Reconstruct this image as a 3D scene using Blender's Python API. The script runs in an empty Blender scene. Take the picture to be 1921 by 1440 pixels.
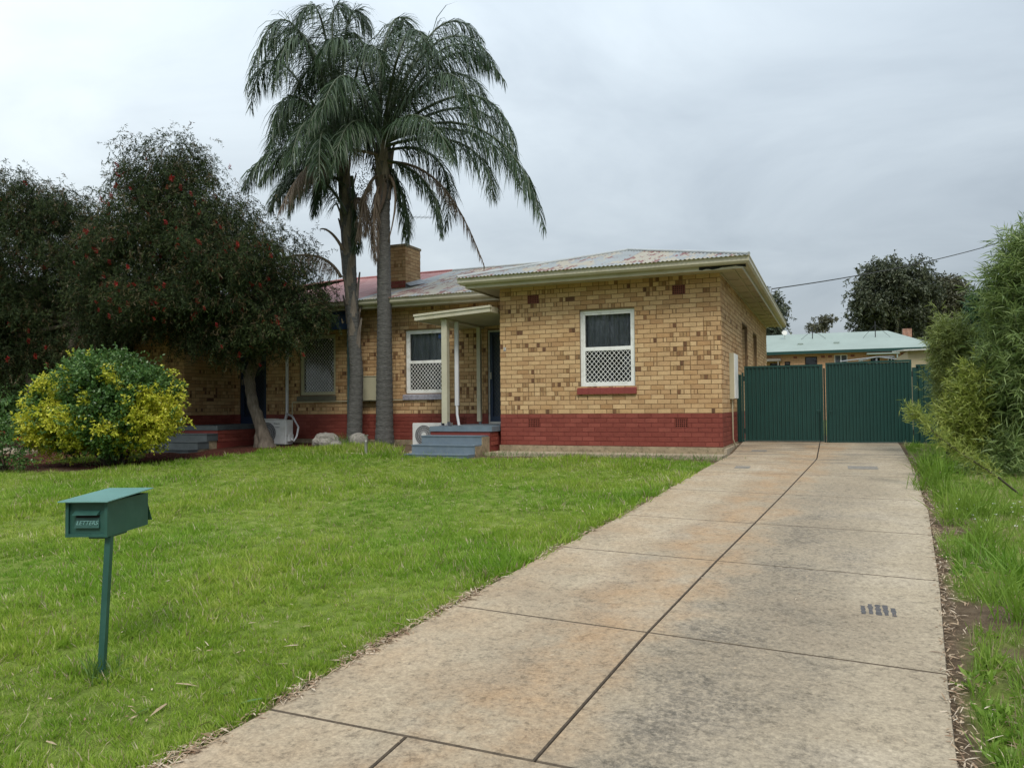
import bpy, math, random
import numpy as np
from mathutils import Vector, Matrix
random.seed(7); RNG=np.random.default_rng(7)
S=bpy.context.scene; C=S.collection
# ------------------------------------------------------------------ camera
cam=bpy.data.cameras.new('camera'); cam.sensor_width=36; cam.lens=26.759; cam.clip_end=2000; cam.clip_start=.05
co=bpy.data.objects.new('camera',cam); C.objects.link(co); S.camera=co
R_=Vector((0.922581,0.385702,-0.008822)); U_=Vector((0.019523,-0.023837,0.999525)); F_=Vector((-0.385309,0.922315,0.029522))
CAMZ=.7532
co.matrix_world=Matrix(((R_.x,U_.x,-F_.x,0),(R_.y,U_.y,-F_.y,0),(R_.z,U_.z,-F_.z,CAMZ),(0,0,0,1)))
# ------------------------------------------------------------------ world, sun, exposure
SUN_EL,SUN_AZ=math.radians(50),math.radians(150)     # azimuth from +Y towards +X
w=bpy.data.worlds.new('World'); S.world=w; w.use_nodes=True; nt=w.node_tree; nt.nodes.clear()
def wn(t,**k):
    n=nt.nodes.new(t)
    for a,b in k.items(): setattr(n,a,b)
    return n
L=nt.links.new
out=wn('ShaderNodeOutputWorld'); bg=wn('ShaderNodeBackground'); bg.inputs[1].default_value=.1; L(bg.outputs[0],out.inputs[0])
sky=wn('ShaderNodeTexSky',sky_type='NISHITA',sun_disc=False,sun_elevation=SUN_EL,sun_rotation=SUN_AZ,air_density=1.2,dust_density=2)
tc=wn('ShaderNodeTexCoord'); sep=wn('ShaderNodeSeparateXYZ'); L(tc.outputs['Generated'],sep.inputs[0])
def wm(op,a,b=None,c=None,clamp=False):
    n=wn('ShaderNodeMath',operation=op,use_clamp=clamp)
    for i,x in enumerate((a,b,c)):
        if x is None: continue
        if isinstance(x,(int,float)): n.inputs[i].default_value=x
        else: L(x,n.inputs[i])
    return n.outputs[0]
zz=wm('MAXIMUM',sep.outputs[2],0.0); den=wm('ADD',zz,.22)
cx_=wm('DIVIDE',sep.outputs[0],den); cy_=wm('DIVIDE',sep.outputs[1],den)
cmb=wn('ShaderNodeCombineXYZ'); L(cx_,cmb.inputs[0]); L(cy_,cmb.inputs[1])
n1=wn('ShaderNodeTexNoise'); n1.inputs['Scale'].default_value=1.5; n1.inputs['Detail'].default_value=7; n1.inputs['Roughness'].default_value=.55; n1.inputs['Distortion'].default_value=.5; L(cmb.outputs[0],n1.inputs[0])
n2=wn('ShaderNodeTexNoise'); n2.inputs['Scale'].default_value=.28; n2.inputs['Detail'].default_value=2; L(cmb.outputs[0],n2.inputs[0])
gx=wm('MULTIPLY_ADD',sep.outputs[0],-.28,.0)           # the cloud sheet is thicker (darker) to the east
cl=wm('MULTIPLY_ADD',n1.outputs[0],.62,-.31); cl2=wm('MULTIPLY_ADD',n2.outputs[0],.5,-.25)
s1=wm('ADD',wm('ADD',cl,cl2),gx)
rad=wm('MULTIPLY_ADD',zz,1.75,.56)                       # overcast sky: brighter towards the zenith
rad=wm('MULTIPLY',rad,wm('ADD',s1,.93))
lum=wm('MULTIPLY',rad,5.6)
cr=wn('ShaderNodeValToRGB'); L(wm('MULTIPLY_ADD',s1,1.6,.5),cr.inputs[0])
cr.color_ramp.elements[0].color=(.74,.865,1.0,1); cr.color_ramp.elements[1].color=(.86,.95,1.0,1)
vm=wn('ShaderNodeVectorMath',operation='SCALE'); L(cr.outputs[0],vm.inputs[0]); L(lum,vm.inputs['Scale'])
mx=wn('ShaderNodeMix',data_type='RGBA'); mx.inputs[0].default_value=.93; L(sky.outputs[0],mx.inputs[6]); L(vm.outputs[0],mx.inputs[7]); L(mx.outputs[2],bg.inputs[0])
sl=bpy.data.lights.new('sun','SUN'); sl.energy=1.5; sl.angle=math.radians(18); sl.color=(1,.95,.87)
so=bpy.data.objects.new('sun',sl); C.objects.link(so); so.location=(20,-30,40)
so.rotation_euler=(math.pi/2-SUN_EL,0,math.pi-SUN_AZ)
sd=Vector((math.sin(SUN_AZ)*math.cos(SUN_EL),math.cos(SUN_AZ)*math.cos(SUN_EL),math.sin(SUN_EL)))
so.rotation_euler=(-sd).to_track_quat('-Z','Y').to_euler()
S.view_settings.view_transform='Standard'; S.view_settings.look='None'; S.view_settings.exposure=0.5; S.view_settings.gamma=1
S.view_settings.use_curve_mapping=False

# ------------------------------------------------------------------ helpers
ORG={}
def tag(o,label=None,cat=None,group=None,kind=None):
    if label:o['label']=label
    if cat:o['category']=cat
    if group:o['group']=group
    if kind:o['kind']=kind
    return o
def empty(name,loc,label,cat,group=None):
    o=bpy.data.objects.new(name,None); C.objects.link(o); o.location=loc; o.empty_display_size=.2; ORG[o]=Vector(loc)
    return tag(o,label,cat,group)
def link(name,me,parent=None,at=(0,0,0)):
    o=bpy.data.objects.new(name,me); C.objects.link(o)
    if parent is not None: o.parent=parent; o.location=Vector(at)-ORG[parent]; 
    else: o.location=at
    ORG[o]=Vector(at)
    return o
def from_np(name,V,Fs,mats,mi=None,smooth=False,parent=None,org=None,uvs=None):
    """V (n,3) world coordinates; Fs: list of (m,k) index arrays (k constant each)"""
    V=np.asarray(V,dtype=np.float64)
    if not isinstance(Fs,list): Fs=[Fs]
    if org is None: org=ORG[parent] if parent is not None else Vector((0,0,0))
    me=bpy.data.meshes.new(name); V=V-np.array(org)
    me.vertices.add(len(V)); me.vertices.foreach_set('co',V.astype(np.float32).ravel())
    idx=np.concatenate([f.ravel() for f in Fs]).astype(np.int32); cnt=np.concatenate([np.full(len(f),f.shape[1]) for f in Fs])
    me.loops.add(len(idx)); me.loops.foreach_set('vertex_index',idx)
    me.polygons.add(len(cnt)); st=np.concatenate([[0],np.cumsum(cnt)[:-1]]).astype(np.int32)
    me.polygons.foreach_set('loop_start',st)
    if not isinstance(mats,(list,tuple)): mats=[mats]
    for m in mats: me.materials.append(m)
    if mi is not None: me.polygons.foreach_set('material_index',np.asarray(mi,dtype=np.int32))
    me.update(calc_edges=True)
    me.polygons.foreach_set('use_smooth',np.full(len(cnt),bool(smooth)))
    o=bpy.data.objects.new(name,me); C.objects.link(o)
    if parent is not None: o.parent=parent; ORG[o]=Vector(ORG[parent])
    else: o.location=org; ORG[o]=Vector(org)
    return o
class MB:
    def __init__(s,f=None): s.v=[];s.f=[];s.m=[];s.t=f;s.sm=[]
    def add(s,vs,fs,m=0,sm=False):
        b=len(s.v); s.v+=[s.t(v) if s.t else v for v in vs]; s.f+=[[i+b for i in f] for f in fs]; s.m+=[m]*len(fs); s.sm+=[sm]*len(fs); return s
    def box(s,x0,x1,y0,y1,z0,z1,m=0,bev=0):
        if bev:
            return s.prism([(x0+bev,y0),(x1-bev,y0),(x1,y0+bev),(x1,y1-bev),(x1-bev,y1),(x0+bev,y1),(x0,y1-bev),(x0,y0+bev)],z0,z1,m)
        v=[(x0,y0,z0),(x1,y0,z0),(x1,y1,z0),(x0,y1,z0),(x0,y0,z1),(x1,y0,z1),(x1,y1,z1),(x0,y1,z1)]
        return s.add(v,[(0,3,2,1),(4,5,6,7),(0,1,5,4),(1,2,6,5),(2,3,7,6),(3,0,4,7)],m)
    def quad(s,a,b,c,d,m=0): return s.add([a,b,c,d],[(0,1,2,3)],m)
    def prism(s,pl,z0,z1,m=0):
        n=len(pl); v=[(x,y,z0) for x,y in pl]+[(x,y,z1) for x,y in pl]
        return s.add(v,[list(range(n))[::-1],list(range(n,2*n))]+[(i,(i+1)%n,(i+1)%n+n,i+n) for i in range(n)],m)
    def tube(s,path,rad,n=8,m=0,cap=True,sm=True):
        P=[Vector(p) for p in path]; k=len(P)
        if not hasattr(rad,'__len__'): rad=[rad]*k
        up=Vector((0,0,1)); vs=[]
        d0=(P[1]-P[0]).normalized(); a=d0.cross(up) if abs(d0.z)<.95 else d0.cross(Vector((1,0,0))); a.normalize()
        for i in range(k):
            d=(P[min(i+1,k-1)]-P[max(i-1,0)]).normalized(); a=(a-d*a.dot(d)).normalized(); b=d.cross(a)
            for j in range(n):
                t=2*math.pi*j/n; vs.append(tuple(P[i]+(a*math.cos(t)+b*math.sin(t))*rad[i]))
        fs=[(i*n+j,i*n+(j+1)%n,(i+1)*n+(j+1)%n,(i+1)*n+j) for i in range(k-1) for j in range(n)]
        s.add(vs,fs,m,sm)
        if cap: s.add(vs[:n],[list(range(n))],m); s.add(vs[-n:],[list(range(n))[::-1]],m)
        return s
    def disc(s,c,r,axis,n=24,m=0,r0=0):
        c=Vector(c); ax=Vector(axis).normalized(); a=ax.orthogonal().normalized(); b=ax.cross(a)
        vs=[tuple(c+(a*math.cos(2*math.pi*j/n)+b*math.sin(2*math.pi*j/n))*r) for j in range(n)]
        if r0: 
            vs+=[tuple(c+(a*math.cos(2*math.pi*j/n)+b*math.sin(2*math.pi*j/n))*r0) for j in range(n)]
            return s.add(vs,[(j,(j+1)%n,(j+1)%n+n,j+n) for j in range(n)],m)
        return s.add(vs,[list(range(n))],m)
    def build(s,name,mats,parent=None,org=None,fix=True):
        if org is None: org=ORG[parent] if parent is not None else Vector((0,0,0))
        me=bpy.data.meshes.new(name); me.from_pydata([tuple(Vector(v)-Vector(org)) for v in s.v],[],s.f)
        if not isinstance(mats,(list,tuple)): mats=[mats]
        for m in mats: me.materials.append(m)
        me.polygons.foreach_set('material_index',s.m); me.polygons.foreach_set('use_smooth',s.sm); me.update()
        o=bpy.data.objects.new(name,me); C.objects.link(o)
        if parent is not None: o.parent=parent; ORG[o]=Vector(ORG[parent])
        else: o.location=org; ORG[o]=Vector(org)
        return o
def smooth01(t): t=np.clip(t,0,1); return t*t*(3-2*t)
_H=np.random.default_rng(3).random((257,257))
def vnoise(x,y,sc=1.,seed=0):
    x=np.asarray(x,float)*sc+seed*17.3; y=np.asarray(y,float)*sc+seed*9.1
    xi=np.floor(x).astype(int); yi=np.floor(y).astype(int); fx=smooth01(x-xi); fy=smooth01(y-yi)
    h=lambda a,b:_H[a%257,b%257]
    return (h(xi,yi)*(1-fx)+h(xi+1,yi)*fx)*(1-fy)+(h(xi,yi+1)*(1-fx)+h(xi+1,yi+1)*fx)*fy
def fbm(x,y,sc=1.,seed=0): return (vnoise(x,y,sc,seed)*.5+vnoise(x,y,sc*2.1,seed+1)*.3+vnoise(x,y,sc*4.3,seed+2)*.2)
def gz(x,y):
    x=np.asarray(x,float);y=np.maximum(np.asarray(y,float),-3.)
    k=smooth01((x+3.0)/1.4); e=14.3+2.2*k
    w=np.clip(y-(e-1),0,2.0); t=np.minimum(y,e-1)
    return -0.12+.05*(t-14.0)+.05*(w-w*w/4)
def G(x,y): return float(gz(x,y))
DLy=[-3,2.36,2.79,3.55,4.61,5.94,8.05,10.95,13.83,16.3,18]; DLx=[-2.75,-2.52,-2.47,-2.45,-2.36,-2.27,-2.04,-1.86,-1.62,-1.66,-1.66]
DRy=[-3,3.39,4.3,6.03,8.95,9.59,11.81,15.5,18]; DRx=[.2,.43,.51,.68,.92,.94,1.08,1.17,1.2]
CJy=[-3,2.87,4.43,6.27,7.82,9.62,13.26,16.3]; CJx=[-1.5,-1.12,-1.02,-.86,-.71,-.54,-.22,-.2]
dl=lambda y:np.interp(y,DLy,DLx); dr=lambda y:np.interp(y,DRy,DRx); cj=lambda y:np.interp(y,CJy,CJx)

# ------------------------------------------------------------------ materials
def mk(name):
    m=bpy.data.materials.new(name); m.use_nodes=True; t=m.node_tree
    return m,t,t.nodes['Principled BSDF']
def nn(t,ty,**k):
    n=t.nodes.new(ty)
    for a,b in k.items(): setattr(n,a,b)
    return n
def pos(t): return nn(t,'ShaderNodeNewGeometry').outputs['Position']
def island(t): return nn(t,'ShaderNodeNewGeometry').outputs['Random Per Island']
def noise(t,sc,det=4,vec=None,rough=.55,stretch=None,out='Fac'):
    n=nn(t,'ShaderNodeTexNoise'); n.inputs['Scale'].default_value=sc; n.inputs['Detail'].default_value=det; n.inputs['Roughness'].default_value=rough
    v=vec if vec is not None else pos(t)
    if stretch:
        mp=nn(t,'ShaderNodeMapping'); mp.inputs['Scale'].default_value=stretch; t.links.new(v,mp.inputs[0]); v=mp.outputs[0]
    t.links.new(v,n.inputs[0]); return n.outputs[out]
def ramp(t,fac,stops,interp='LINEAR'):
    r=nn(t,'ShaderNodeValToRGB'); e=r.color_ramp.elements; r.color_ramp.interpolation=interp
    while len(e)<len(stops): e.new(.5)
    for i,(p,c) in enumerate(stops):
        e[i].position=p; e[i].color=(c,c,c,1) if isinstance(c,(int,float)) else (*c,1)
    t.links.new(fac,r.inputs[0]); return r.outputs[0]
def mixc(t,f,a,b,mode='MIX'):
    n=nn(t,'ShaderNodeMix',data_type='RGBA',blend_type=mode)
    for i,x in ((0,f),(6,a),(7,b)):
        if isinstance(x,(int,float)): n.inputs[i].default_value=x if i==0 else (x,x,x,1)
        elif isinstance(x,tuple): n.inputs[i].default_value=(*x,1)
        else: t.links.new(x,n.inputs[i])
    return n.outputs[2]
def mth(t,op,a,b=None,clamp=False):
    n=nn(t,'ShaderNodeMath',operation=op,use_clamp=clamp)
    for i,x in enumerate((a,b)):
        if x is None: continue
        if isinstance(x,(int,float)): n.inputs[i].default_value=x
        else: t.links.new(x,n.inputs[i])
    return n.outputs[0]
def bump(t,b,h,st=.4,dist=.01):
    n=nn(t,'ShaderNodeBump'); n.inputs['Strength'].default_value=st; n.inputs['Distance'].default_value=dist; t.links.new(h,n.inputs['Height']); t.links.new(n.outputs[0],b.inputs['Normal'])
def paint(name,col,rough=.5,var=.12,sc=3.,dirt=None,metal=0,spec=.5,bmp=.1):
    """painted / plain surface: base colour with soft wear, fine relief"""
    m,t,b=mk(name); b.inputs['Roughness'].default_value=rough; b.inputs['Metallic'].default_value=metal; b.inputs['Specular IOR Level'].default_value=spec
    c=tuple(col); lo=tuple(x*(1-var) for x in c); hi=tuple(min(1,x*(1+var)) for x in c)
    k=ramp(t,noise(t,sc,5),[(.3,lo),(.7,hi)])
    if dirt: k=mixc(t,ramp(t,noise(t,sc*2.3,6,rough=.65),[(.5,0.),(.68,.8)]),k,tuple(dirt))
    t.links.new(k,b.inputs['Base Color'])
    if bmp: bump(t,b,noise(t,60,3),bmp,.004)
    return m
def obrand(t): return nn(t,'ShaderNodeObjectInfo').outputs['Random']
YB=[(0,(.40,.235,.115)),(.12,(.46,.285,.145)),(.4,(.53,.345,.18)),(.7,(.59,.405,.22)),(.93,(.49,.305,.15)),(1,(.41,.235,.11))]
DB=[(0,(.12,.06,.035)),(.3,(.20,.10,.05)),(.55,(.31,.18,.085)),(1,(.42,.27,.13))]
RB=[(0,(.20,.048,.034)),(.6,(.225,.056,.04)),(1,(.26,.07,.05))]
def brickmat(name,stops,src,rough=.85):
    m,t,b=mk(name); b.inputs['Roughness'].default_value=rough; b.inputs['Specular IOR Level'].default_value=.25
    r=obrand(t) if src=='obj' else island(t)
    c=ramp(t,r,stops); sp=noise(t,55,5,rough=.7)
    c=mixc(t,.7,c,ramp(t,sp,[(.3,.72),(.62,1.12)]),'MULTIPLY')
    c=mixc(t,.6,c,ramp(t,noise(t,6,4),[(.3,.82),(.65,1.06)]),'MULTIPLY')
    t.links.new(c,b.inputs['Base Color']); bump(t,b,noise(t,90,4,rough=.7),.35,.004)
    return m
M={}
for s_ in ('obj','isl'):
    M['y'+s_]=brickmat('cream_brick_'+s_,YB,s_); M['d'+s_]=brickmat('brown_brick_'+s_,DB,s_); M['r'+s_]=brickmat('painted_red_brick_'+s_,RB,s_,.6)
M['mortar']=paint('mortar',(.19,.12,.06),.95,.2,8); M['rmortar']=paint('painted_mortar',(.17,.028,.02),.7,.1,8)
M['plinth']=paint('plinth_concrete',(.30,.235,.15),.9,.25,7,dirt=(.12,.10,.05),bmp=.5)
M['cream']=paint('cream_paint',(.47,.435,.33),.45,.08,2,dirt=(.40,.36,.24))
M['soffit']=paint('soffit_paint',(.42,.37,.25),.7,.1,3)
M['white']=paint('white_paint',(.80,.80,.77),.45,.06,3,dirt=(.58,.57,.52))
M['agedwhite']=paint('aged_white_paint',(.60,.60,.55),.5,.1,4,dirt=(.38,.33,.30))
M['beige']=paint('beige_box',(.46,.43,.30),.5,.06,3)
M['blue']=paint('blue_gloss',(.018,.035,.075),.35,.1,4); M['teal']=paint('teal_paint',(.035,.07,.075),.6,.15,6)
M['step']=paint('grey_blue_step_paint',(.125,.165,.20),.55,.12,5,dirt=(.17,.20,.22))
M['sillred']=paint('red_sill_paint',(.21,.036,.028),.5,.1,8); M['sillgrey']=paint('grey_sill',(.30,.29,.33),.7,.2,12,dirt=(.14,.12,.15)); M['sillbrown']=paint('olive_sill',(.13,.12,.085),.7,.15,12)
M['dark']=paint('dark_void',(.012,.012,.012),.9,.1,3,bmp=0)
M['terra']=paint('terracotta_vent',(.20,.065,.045),.8,.2,20)
M['curtain']=paint('grey_curtain',(.5,.5,.53),.9,.1,3)
M['pvc']=paint('pvc_white',(.62,.62,.64),.4,.05,3); M['ac']=paint('white_casing',(.62,.62,.60),.45,.05,3,dirt=(.5,.5,.46)); M['acdark']=paint('dark_grille',(.03,.03,.033),.5,.1,3)
M['acgrey']=paint('grey_hub',(.5,.5,.5),.5,.05,3)
M['green']=paint('letterbox_green',(.026,.088,.07),.42,.12,5,dirt=(.04,.11,.09)); M['greenlid']=paint('letterbox_lid_sky_sheen',(.17,.34,.31),.25,.08,5)  # lid green is lightened: sky reflection put into its colour
M['fence']=paint('fence_green',(.010,.050,.041),.42,.08,4,bmp=.05); M['lead']=paint('lead_flashing',(.3,.32,.34),.5,.15,8)
M['brass']=paint('galvanised_tap',(.45,.43,.38),.35,.1,10,metal=.7)
M['rock']=paint('rock',(.26,.24,.21),.9,.35,6,dirt=(.12,.11,.09),bmp=.8)
M['wire']=paint('black_cable',(.02,.02,.02),.6,.1,3)
M['timber']=paint('old_timber',(.20,.18,.15),.9,.3,10)
def glass():
    m,t,b=mk('window_glass'); t.nodes.remove(b); o=t.nodes['Material Output']
    g=nn(t,'ShaderNodeBsdfGlossy'); g.inputs['Roughness'].default_value=.02; tr=nn(t,'ShaderNodeBsdfTransparent'); tr.inputs[0].default_value=(.8,.82,.83,1)
    fr=nn(t,'ShaderNodeFresnel'); fr.inputs[0].default_value=1.5; mx=nn(t,'ShaderNodeMixShader'); f2=mth(t,'MULTIPLY_ADD' if 0 else 'MULTIPLY',fr.outputs[0],1.15,True)
    t.links.new(f2,mx.inputs[0]); t.links.new(tr.outputs[0],mx.inputs[1]); t.links.new(g.outputs[0],mx.inputs[2]); t.links.new(mx.outputs[0],o.inputs[0]); return m
M['glass']=glass()
def roofmat(name,base,patch,rust,amt):
    m,t,b=mk(name); b.inputs['Roughness'].default_value=.5; b.inputs['Metallic'].default_value=.15
    c=ramp(t,noise(t,1.3,5),[(.3,tuple(x*.85 for x in base)),(.7,tuple(x*1.1 for x in base))])
    r=obrand(t)
    st=noise(t,1.5,6,stretch=(2.2,.7,1),rough=.6)
    k1=ramp(t,mth(t,'ADD',st,mth(t,'MULTIPLY',r,.16)),[(.54,0.),(.60,1.)])
    c=mixc(t,mth(t,'MULTIPLY',k1,amt),c,patch)
    st2=noise(t,2.1,8,stretch=(2.6,.8,1),rough=.72)
    k2=ramp(t,mth(t,'ADD',st2,mth(t,'MULTIPLY',r,.12)),[(.595,0.),(.64,1.)])
    c=mixc(t,mth(t,'MULTIPLY',k2,amt),c,rust)
    t.links.new(c,b.inputs['Base Color']); return m
M['galv']=roofmat('galvanised_roof',(.27,.29,.29),(.36,.32,.24),(.17,.045,.03),.95)
M['redroof']=roofmat('red_roof',(.33,.13,.12),(.42,.22,.19),(.25,.06,.05),.5)
M['greenroof']=paint('green_roof',(.255,.31,.275),.55,.07,1,dirt=(.235,.285,.25))
M['ridge']=paint('galvanised_ridge',(.36,.38,.38),.5,.1,4)
def farbrick():
    m,t,b=mk('orange_far_brick'); b.inputs['Roughness'].default_value=.9
    br=nn(t,'ShaderNodeTexBrick'); br.inputs['Scale'].default_value=1; br.inputs['Brick Width'].default_value=.24; br.inputs['Row Height'].default_value=.086; br.inputs['Mortar Size'].default_value=.008
    br.inputs['Color1'].default_value=(.58,.34,.19,1); br.inputs['Color2'].default_value=(.48,.27,.14,1); br.inputs['Mortar'].default_value=(.3,.2,.12,1)
    sx=nn(t,'ShaderNodeSeparateXYZ'); t.links.new(pos(t),sx.inputs[0]); cb=nn(t,'ShaderNodeCombineXYZ'); t.links.new(sx.outputs[0],cb.inputs[0]); t.links.new(sx.outputs[2],cb.inputs[1]); t.links.new(cb.outputs[0],br.inputs[0])
    t.links.new(br.outputs[0],b.inputs['Base Color']); return m
M['farbrick']=farbrick()
def leafmat(name,stops,src='isl',transl=.3,rough=.5,nsc=.8,patch=None,spec=.4):
    """stops: colour ramp over a per-leaf random value mixed with soft clumps"""
    m,t,b=mk(name); b.inputs['Roughness'].default_value=rough; b.inputs['Specular IOR Level'].default_value=spec
    r=island(t) if src=='isl' else obrand(t) if src=='obj' else mth(t,'ADD',mth(t,'MULTIPLY',island(t),.5),mth(t,'MULTIPLY',obrand(t),.5))
    f=mth(t,'ADD',mth(t,'MULTIPLY',r,.55),mth(t,'MULTIPLY',noise(t,nsc,3),.55))
    c=ramp(t,f,stops)
    if src=='both': c=mixc(t,ramp(t,noise(t,.42,3),[(.40,0.),(.60,.75)]),c,(.62,.86,.60),'MULTIPLY')
    if patch: c=mixc(t,ramp(t,noise(t,patch[0],4),[(patch[1],0.),(patch[1]+.08,1.)]),c,ramp(t,r,patch[2]))
    t.links.new(c,b.inputs['Base Color'])
    tr=nn(t,'ShaderNodeBsdfTranslucent'); t.links.new(c,tr.inputs[0]); mx=nn(t,'ShaderNodeMixShader'); mx.inputs[0].default_value=transl
    o=t.nodes['Material Output']; t.links.new(b.outputs[0],mx.inputs[1]); t.links.new(tr.outputs[0],mx.inputs[2]); t.links.new(mx.outputs[0],o.inputs[0])
    return m
M['palmleaf']=leafmat('palm_leaflet',[(.15,(.016,.034,.016)),(.5,(.034,.066,.027)),(.85,(.075,.115,.05))],transl=.15,rough=.45,nsc=1.2)
M['palmdead']=leafmat('dead_palm_leaflet',[(.15,(.07,.05,.035)),(.5,(.15,.11,.08)),(.85,(.24,.19,.14))],transl=.15,rough=.7)
M['rachis']=paint('palm_rachis',(.05,.065,.03),.5,.2,5); M['rachisdead']=paint('dead_rachis',(.15,.11,.08),.8,.2,5)
M['bbleaf']=leafmat('bottlebrush_leaf',[(.15,(.009,.018,.008)),(.5,(.024,.042,.015)),(.85,(.075,.098,.034))],transl=.15,nsc=1.1,rough=.65,spec=.15)
M['bbtip']=leafmat('bottlebrush_tip',[(.15,(.05,.035,.02)),(.5,(.10,.07,.03)),(.85,(.14,.12,.05))],transl=.2)
M['flower']=leafmat('red_brush_flower',[(.1,(.22,.012,.012)),(.5,(.34,.02,.02)),(.9,(.48,.04,.035))],transl=.2)
M['hedgeg']=leafmat('shrub_green_leaf',[(.15,(.035,.09,.022)),(.5,(.075,.165,.04)),(.85,(.17,.28,.075))],transl=.3,nsc=1.5,rough=.35)
M['hedgey']=leafmat('shrub_yellow_leaf',[(.15,(.30,.36,.03)),(.5,(.56,.58,.055)),(.85,(.78,.72,.10))],transl=.35,nsc=1.5,rough=.4)
M['willow']=leafmat('narrow_green_leaf',[(.15,(.06,.11,.028)),(.5,(.15,.22,.06)),(.85,(.30,.38,.13))],transl=.3,nsc=2,rough=.45)
M['willowy']=leafmat('narrow_yellow_green_leaf',[(.15,(.12,.16,.025)),(.5,(.24,.30,.05)),(.85,(.40,.44,.11))],transl=.3,nsc=2,rough=.45)
M['willowc']=leafmat('olive_green_leaf',[(.15,(.10,.14,.03)),(.5,(.21,.26,.065)),(.85,(.36,.42,.15))],transl=.3,nsc=2,rough=.45)
M['euc']=leafmat('gum_leaf',[(.15,(.03,.04,.024)),(.5,(.06,.075,.042)),(.85,(.13,.14,.08))],transl=.1,nsc=.5)
M['euc2']=leafmat('brown_gum_leaf',[(.15,(.04,.045,.024)),(.5,(.07,.072,.038)),(.85,(.12,.115,.06))],transl=.1,nsc=.5)
M['fir']=leafmat('dark_fir_leaf',[(.15,(.015,.05,.02)),(.5,(.03,.085,.035)),(.85,(.06,.13,.05))],transl=.1)
M['rose']=leafmat('rose_petal',[(.1,(.45,.01,.012)),(.9,(.7,.03,.03))],transl=.2)
GR=[(.15,(.10,.175,.016)),(.38,(.205,.33,.030)),(.6,(.33,.44,.055)),(.85,(.56,.58,.17))]
M['grass']=leafmat('lawn_blade',GR,'both',.45,.5,nsc=1.1,spec=.3)
M['weed']=leafmat('weed_blade',[(.15,(.11,.19,.025)),(.5,(.20,.31,.04)),(.85,(.34,.43,.09))],'both',.4,.5,nsc=1.4,spec=.3)
M['straw']=leafmat('straw',[(.15,(.22,.17,.09)),(.5,(.38,.31,.18)),(.85,(.55,.48,.32))],'obj',.2,.8)
M['litter']=leafmat('dry_leaf_litter',[(.1,(.12,.06,.035)),(.35,(.26,.165,.10)),(.6,(.42,.31,.20)),(.85,(.60,.50,.38))],'isl',.1,.8,nsc=3)
M['petal']=leafmat('fallen_petals',[(.1,(.05,.02,.015)),(.5,(.14,.035,.025)),(.9,(.26,.07,.05))],'isl',.1,.8,nsc=3)
def barkmat(name,a,b_,sc=14,stretch=(1,1,.25)):
    m,t,b=mk(name); b.inputs['Roughness'].default_value=.95
    n=noise(t,sc,7,stretch=stretch,rough=.65); t.links.new(ramp(t,n,[(.3,a),(.7,b_)]),b.inputs['Base Color']); bump(t,b,n,.9,.03); return m
M['palmbark']=barkmat('palm_bark',(.05,.048,.046),(.14,.135,.125),12,(1,1,3.2)); M['boot']=barkmat('old_leaf_base',(.09,.07,.055),(.26,.22,.18),12)
M['bark']=barkmat('bark',(.05,.04,.03),(.19,.155,.115),12); M['paperbark']=barkmat('grey_bark',(.07,.055,.04),(.22,.18,.14),16)
M['gumbark']=barkmat('gum_bark',(.22,.19,.16),(.42,.38,.33),4); M['twig']=paint('twig',(.06,.05,.03),.9,.2,10)
def groundmat():
    m,t,b=mk('soil_and_thatch'); b.inputs['Roughness'].default_value=1; b.inputs['Specular IOR Level'].default_value=.1
    at=nn(t,'ShaderNodeAttribute',attribute_name='lawn'); mu=nn(t,'ShaderNodeAttribute',attribute_name='mulch')
    fine=noise(t,70,6,rough=.75)
    soil=ramp(t,noise(t,9,7,rough=.7),[(.3,(.085,.058,.038)),(.55,(.16,.115,.075)),(.75,(.25,.19,.125))])
    soil=mixc(t,.6,soil,ramp(t,fine,[(.3,.5),(.7,1.4)]),'MULTIPLY')
    g=ramp(t,noise(t,5,6,rough=.7),[(.3,(.10,.14,.025)),(.55,(.18,.24,.045)),(.75,(.30,.31,.11))])
    g=mixc(t,.7,g,ramp(t,fine,[(.3,.45),(.7,1.5)]),'MULTIPLY')
    mul=ramp(t,noise(t,25,7,rough=.8),[(.3,(.03,.016,.011)),(.55,(.085,.032,.022)),(.75,(.17,.075,.05))])
    c=mixc(t,at.outputs['Fac'],soil,g); c=mixc(t,mu.outputs['Fac'],c,mul)
    t.links.new(c,b.inputs['Base Color']); bump(t,b,noise(t,40,7,rough=.75),.8,.03); return m
M['ground']=groundmat()
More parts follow.
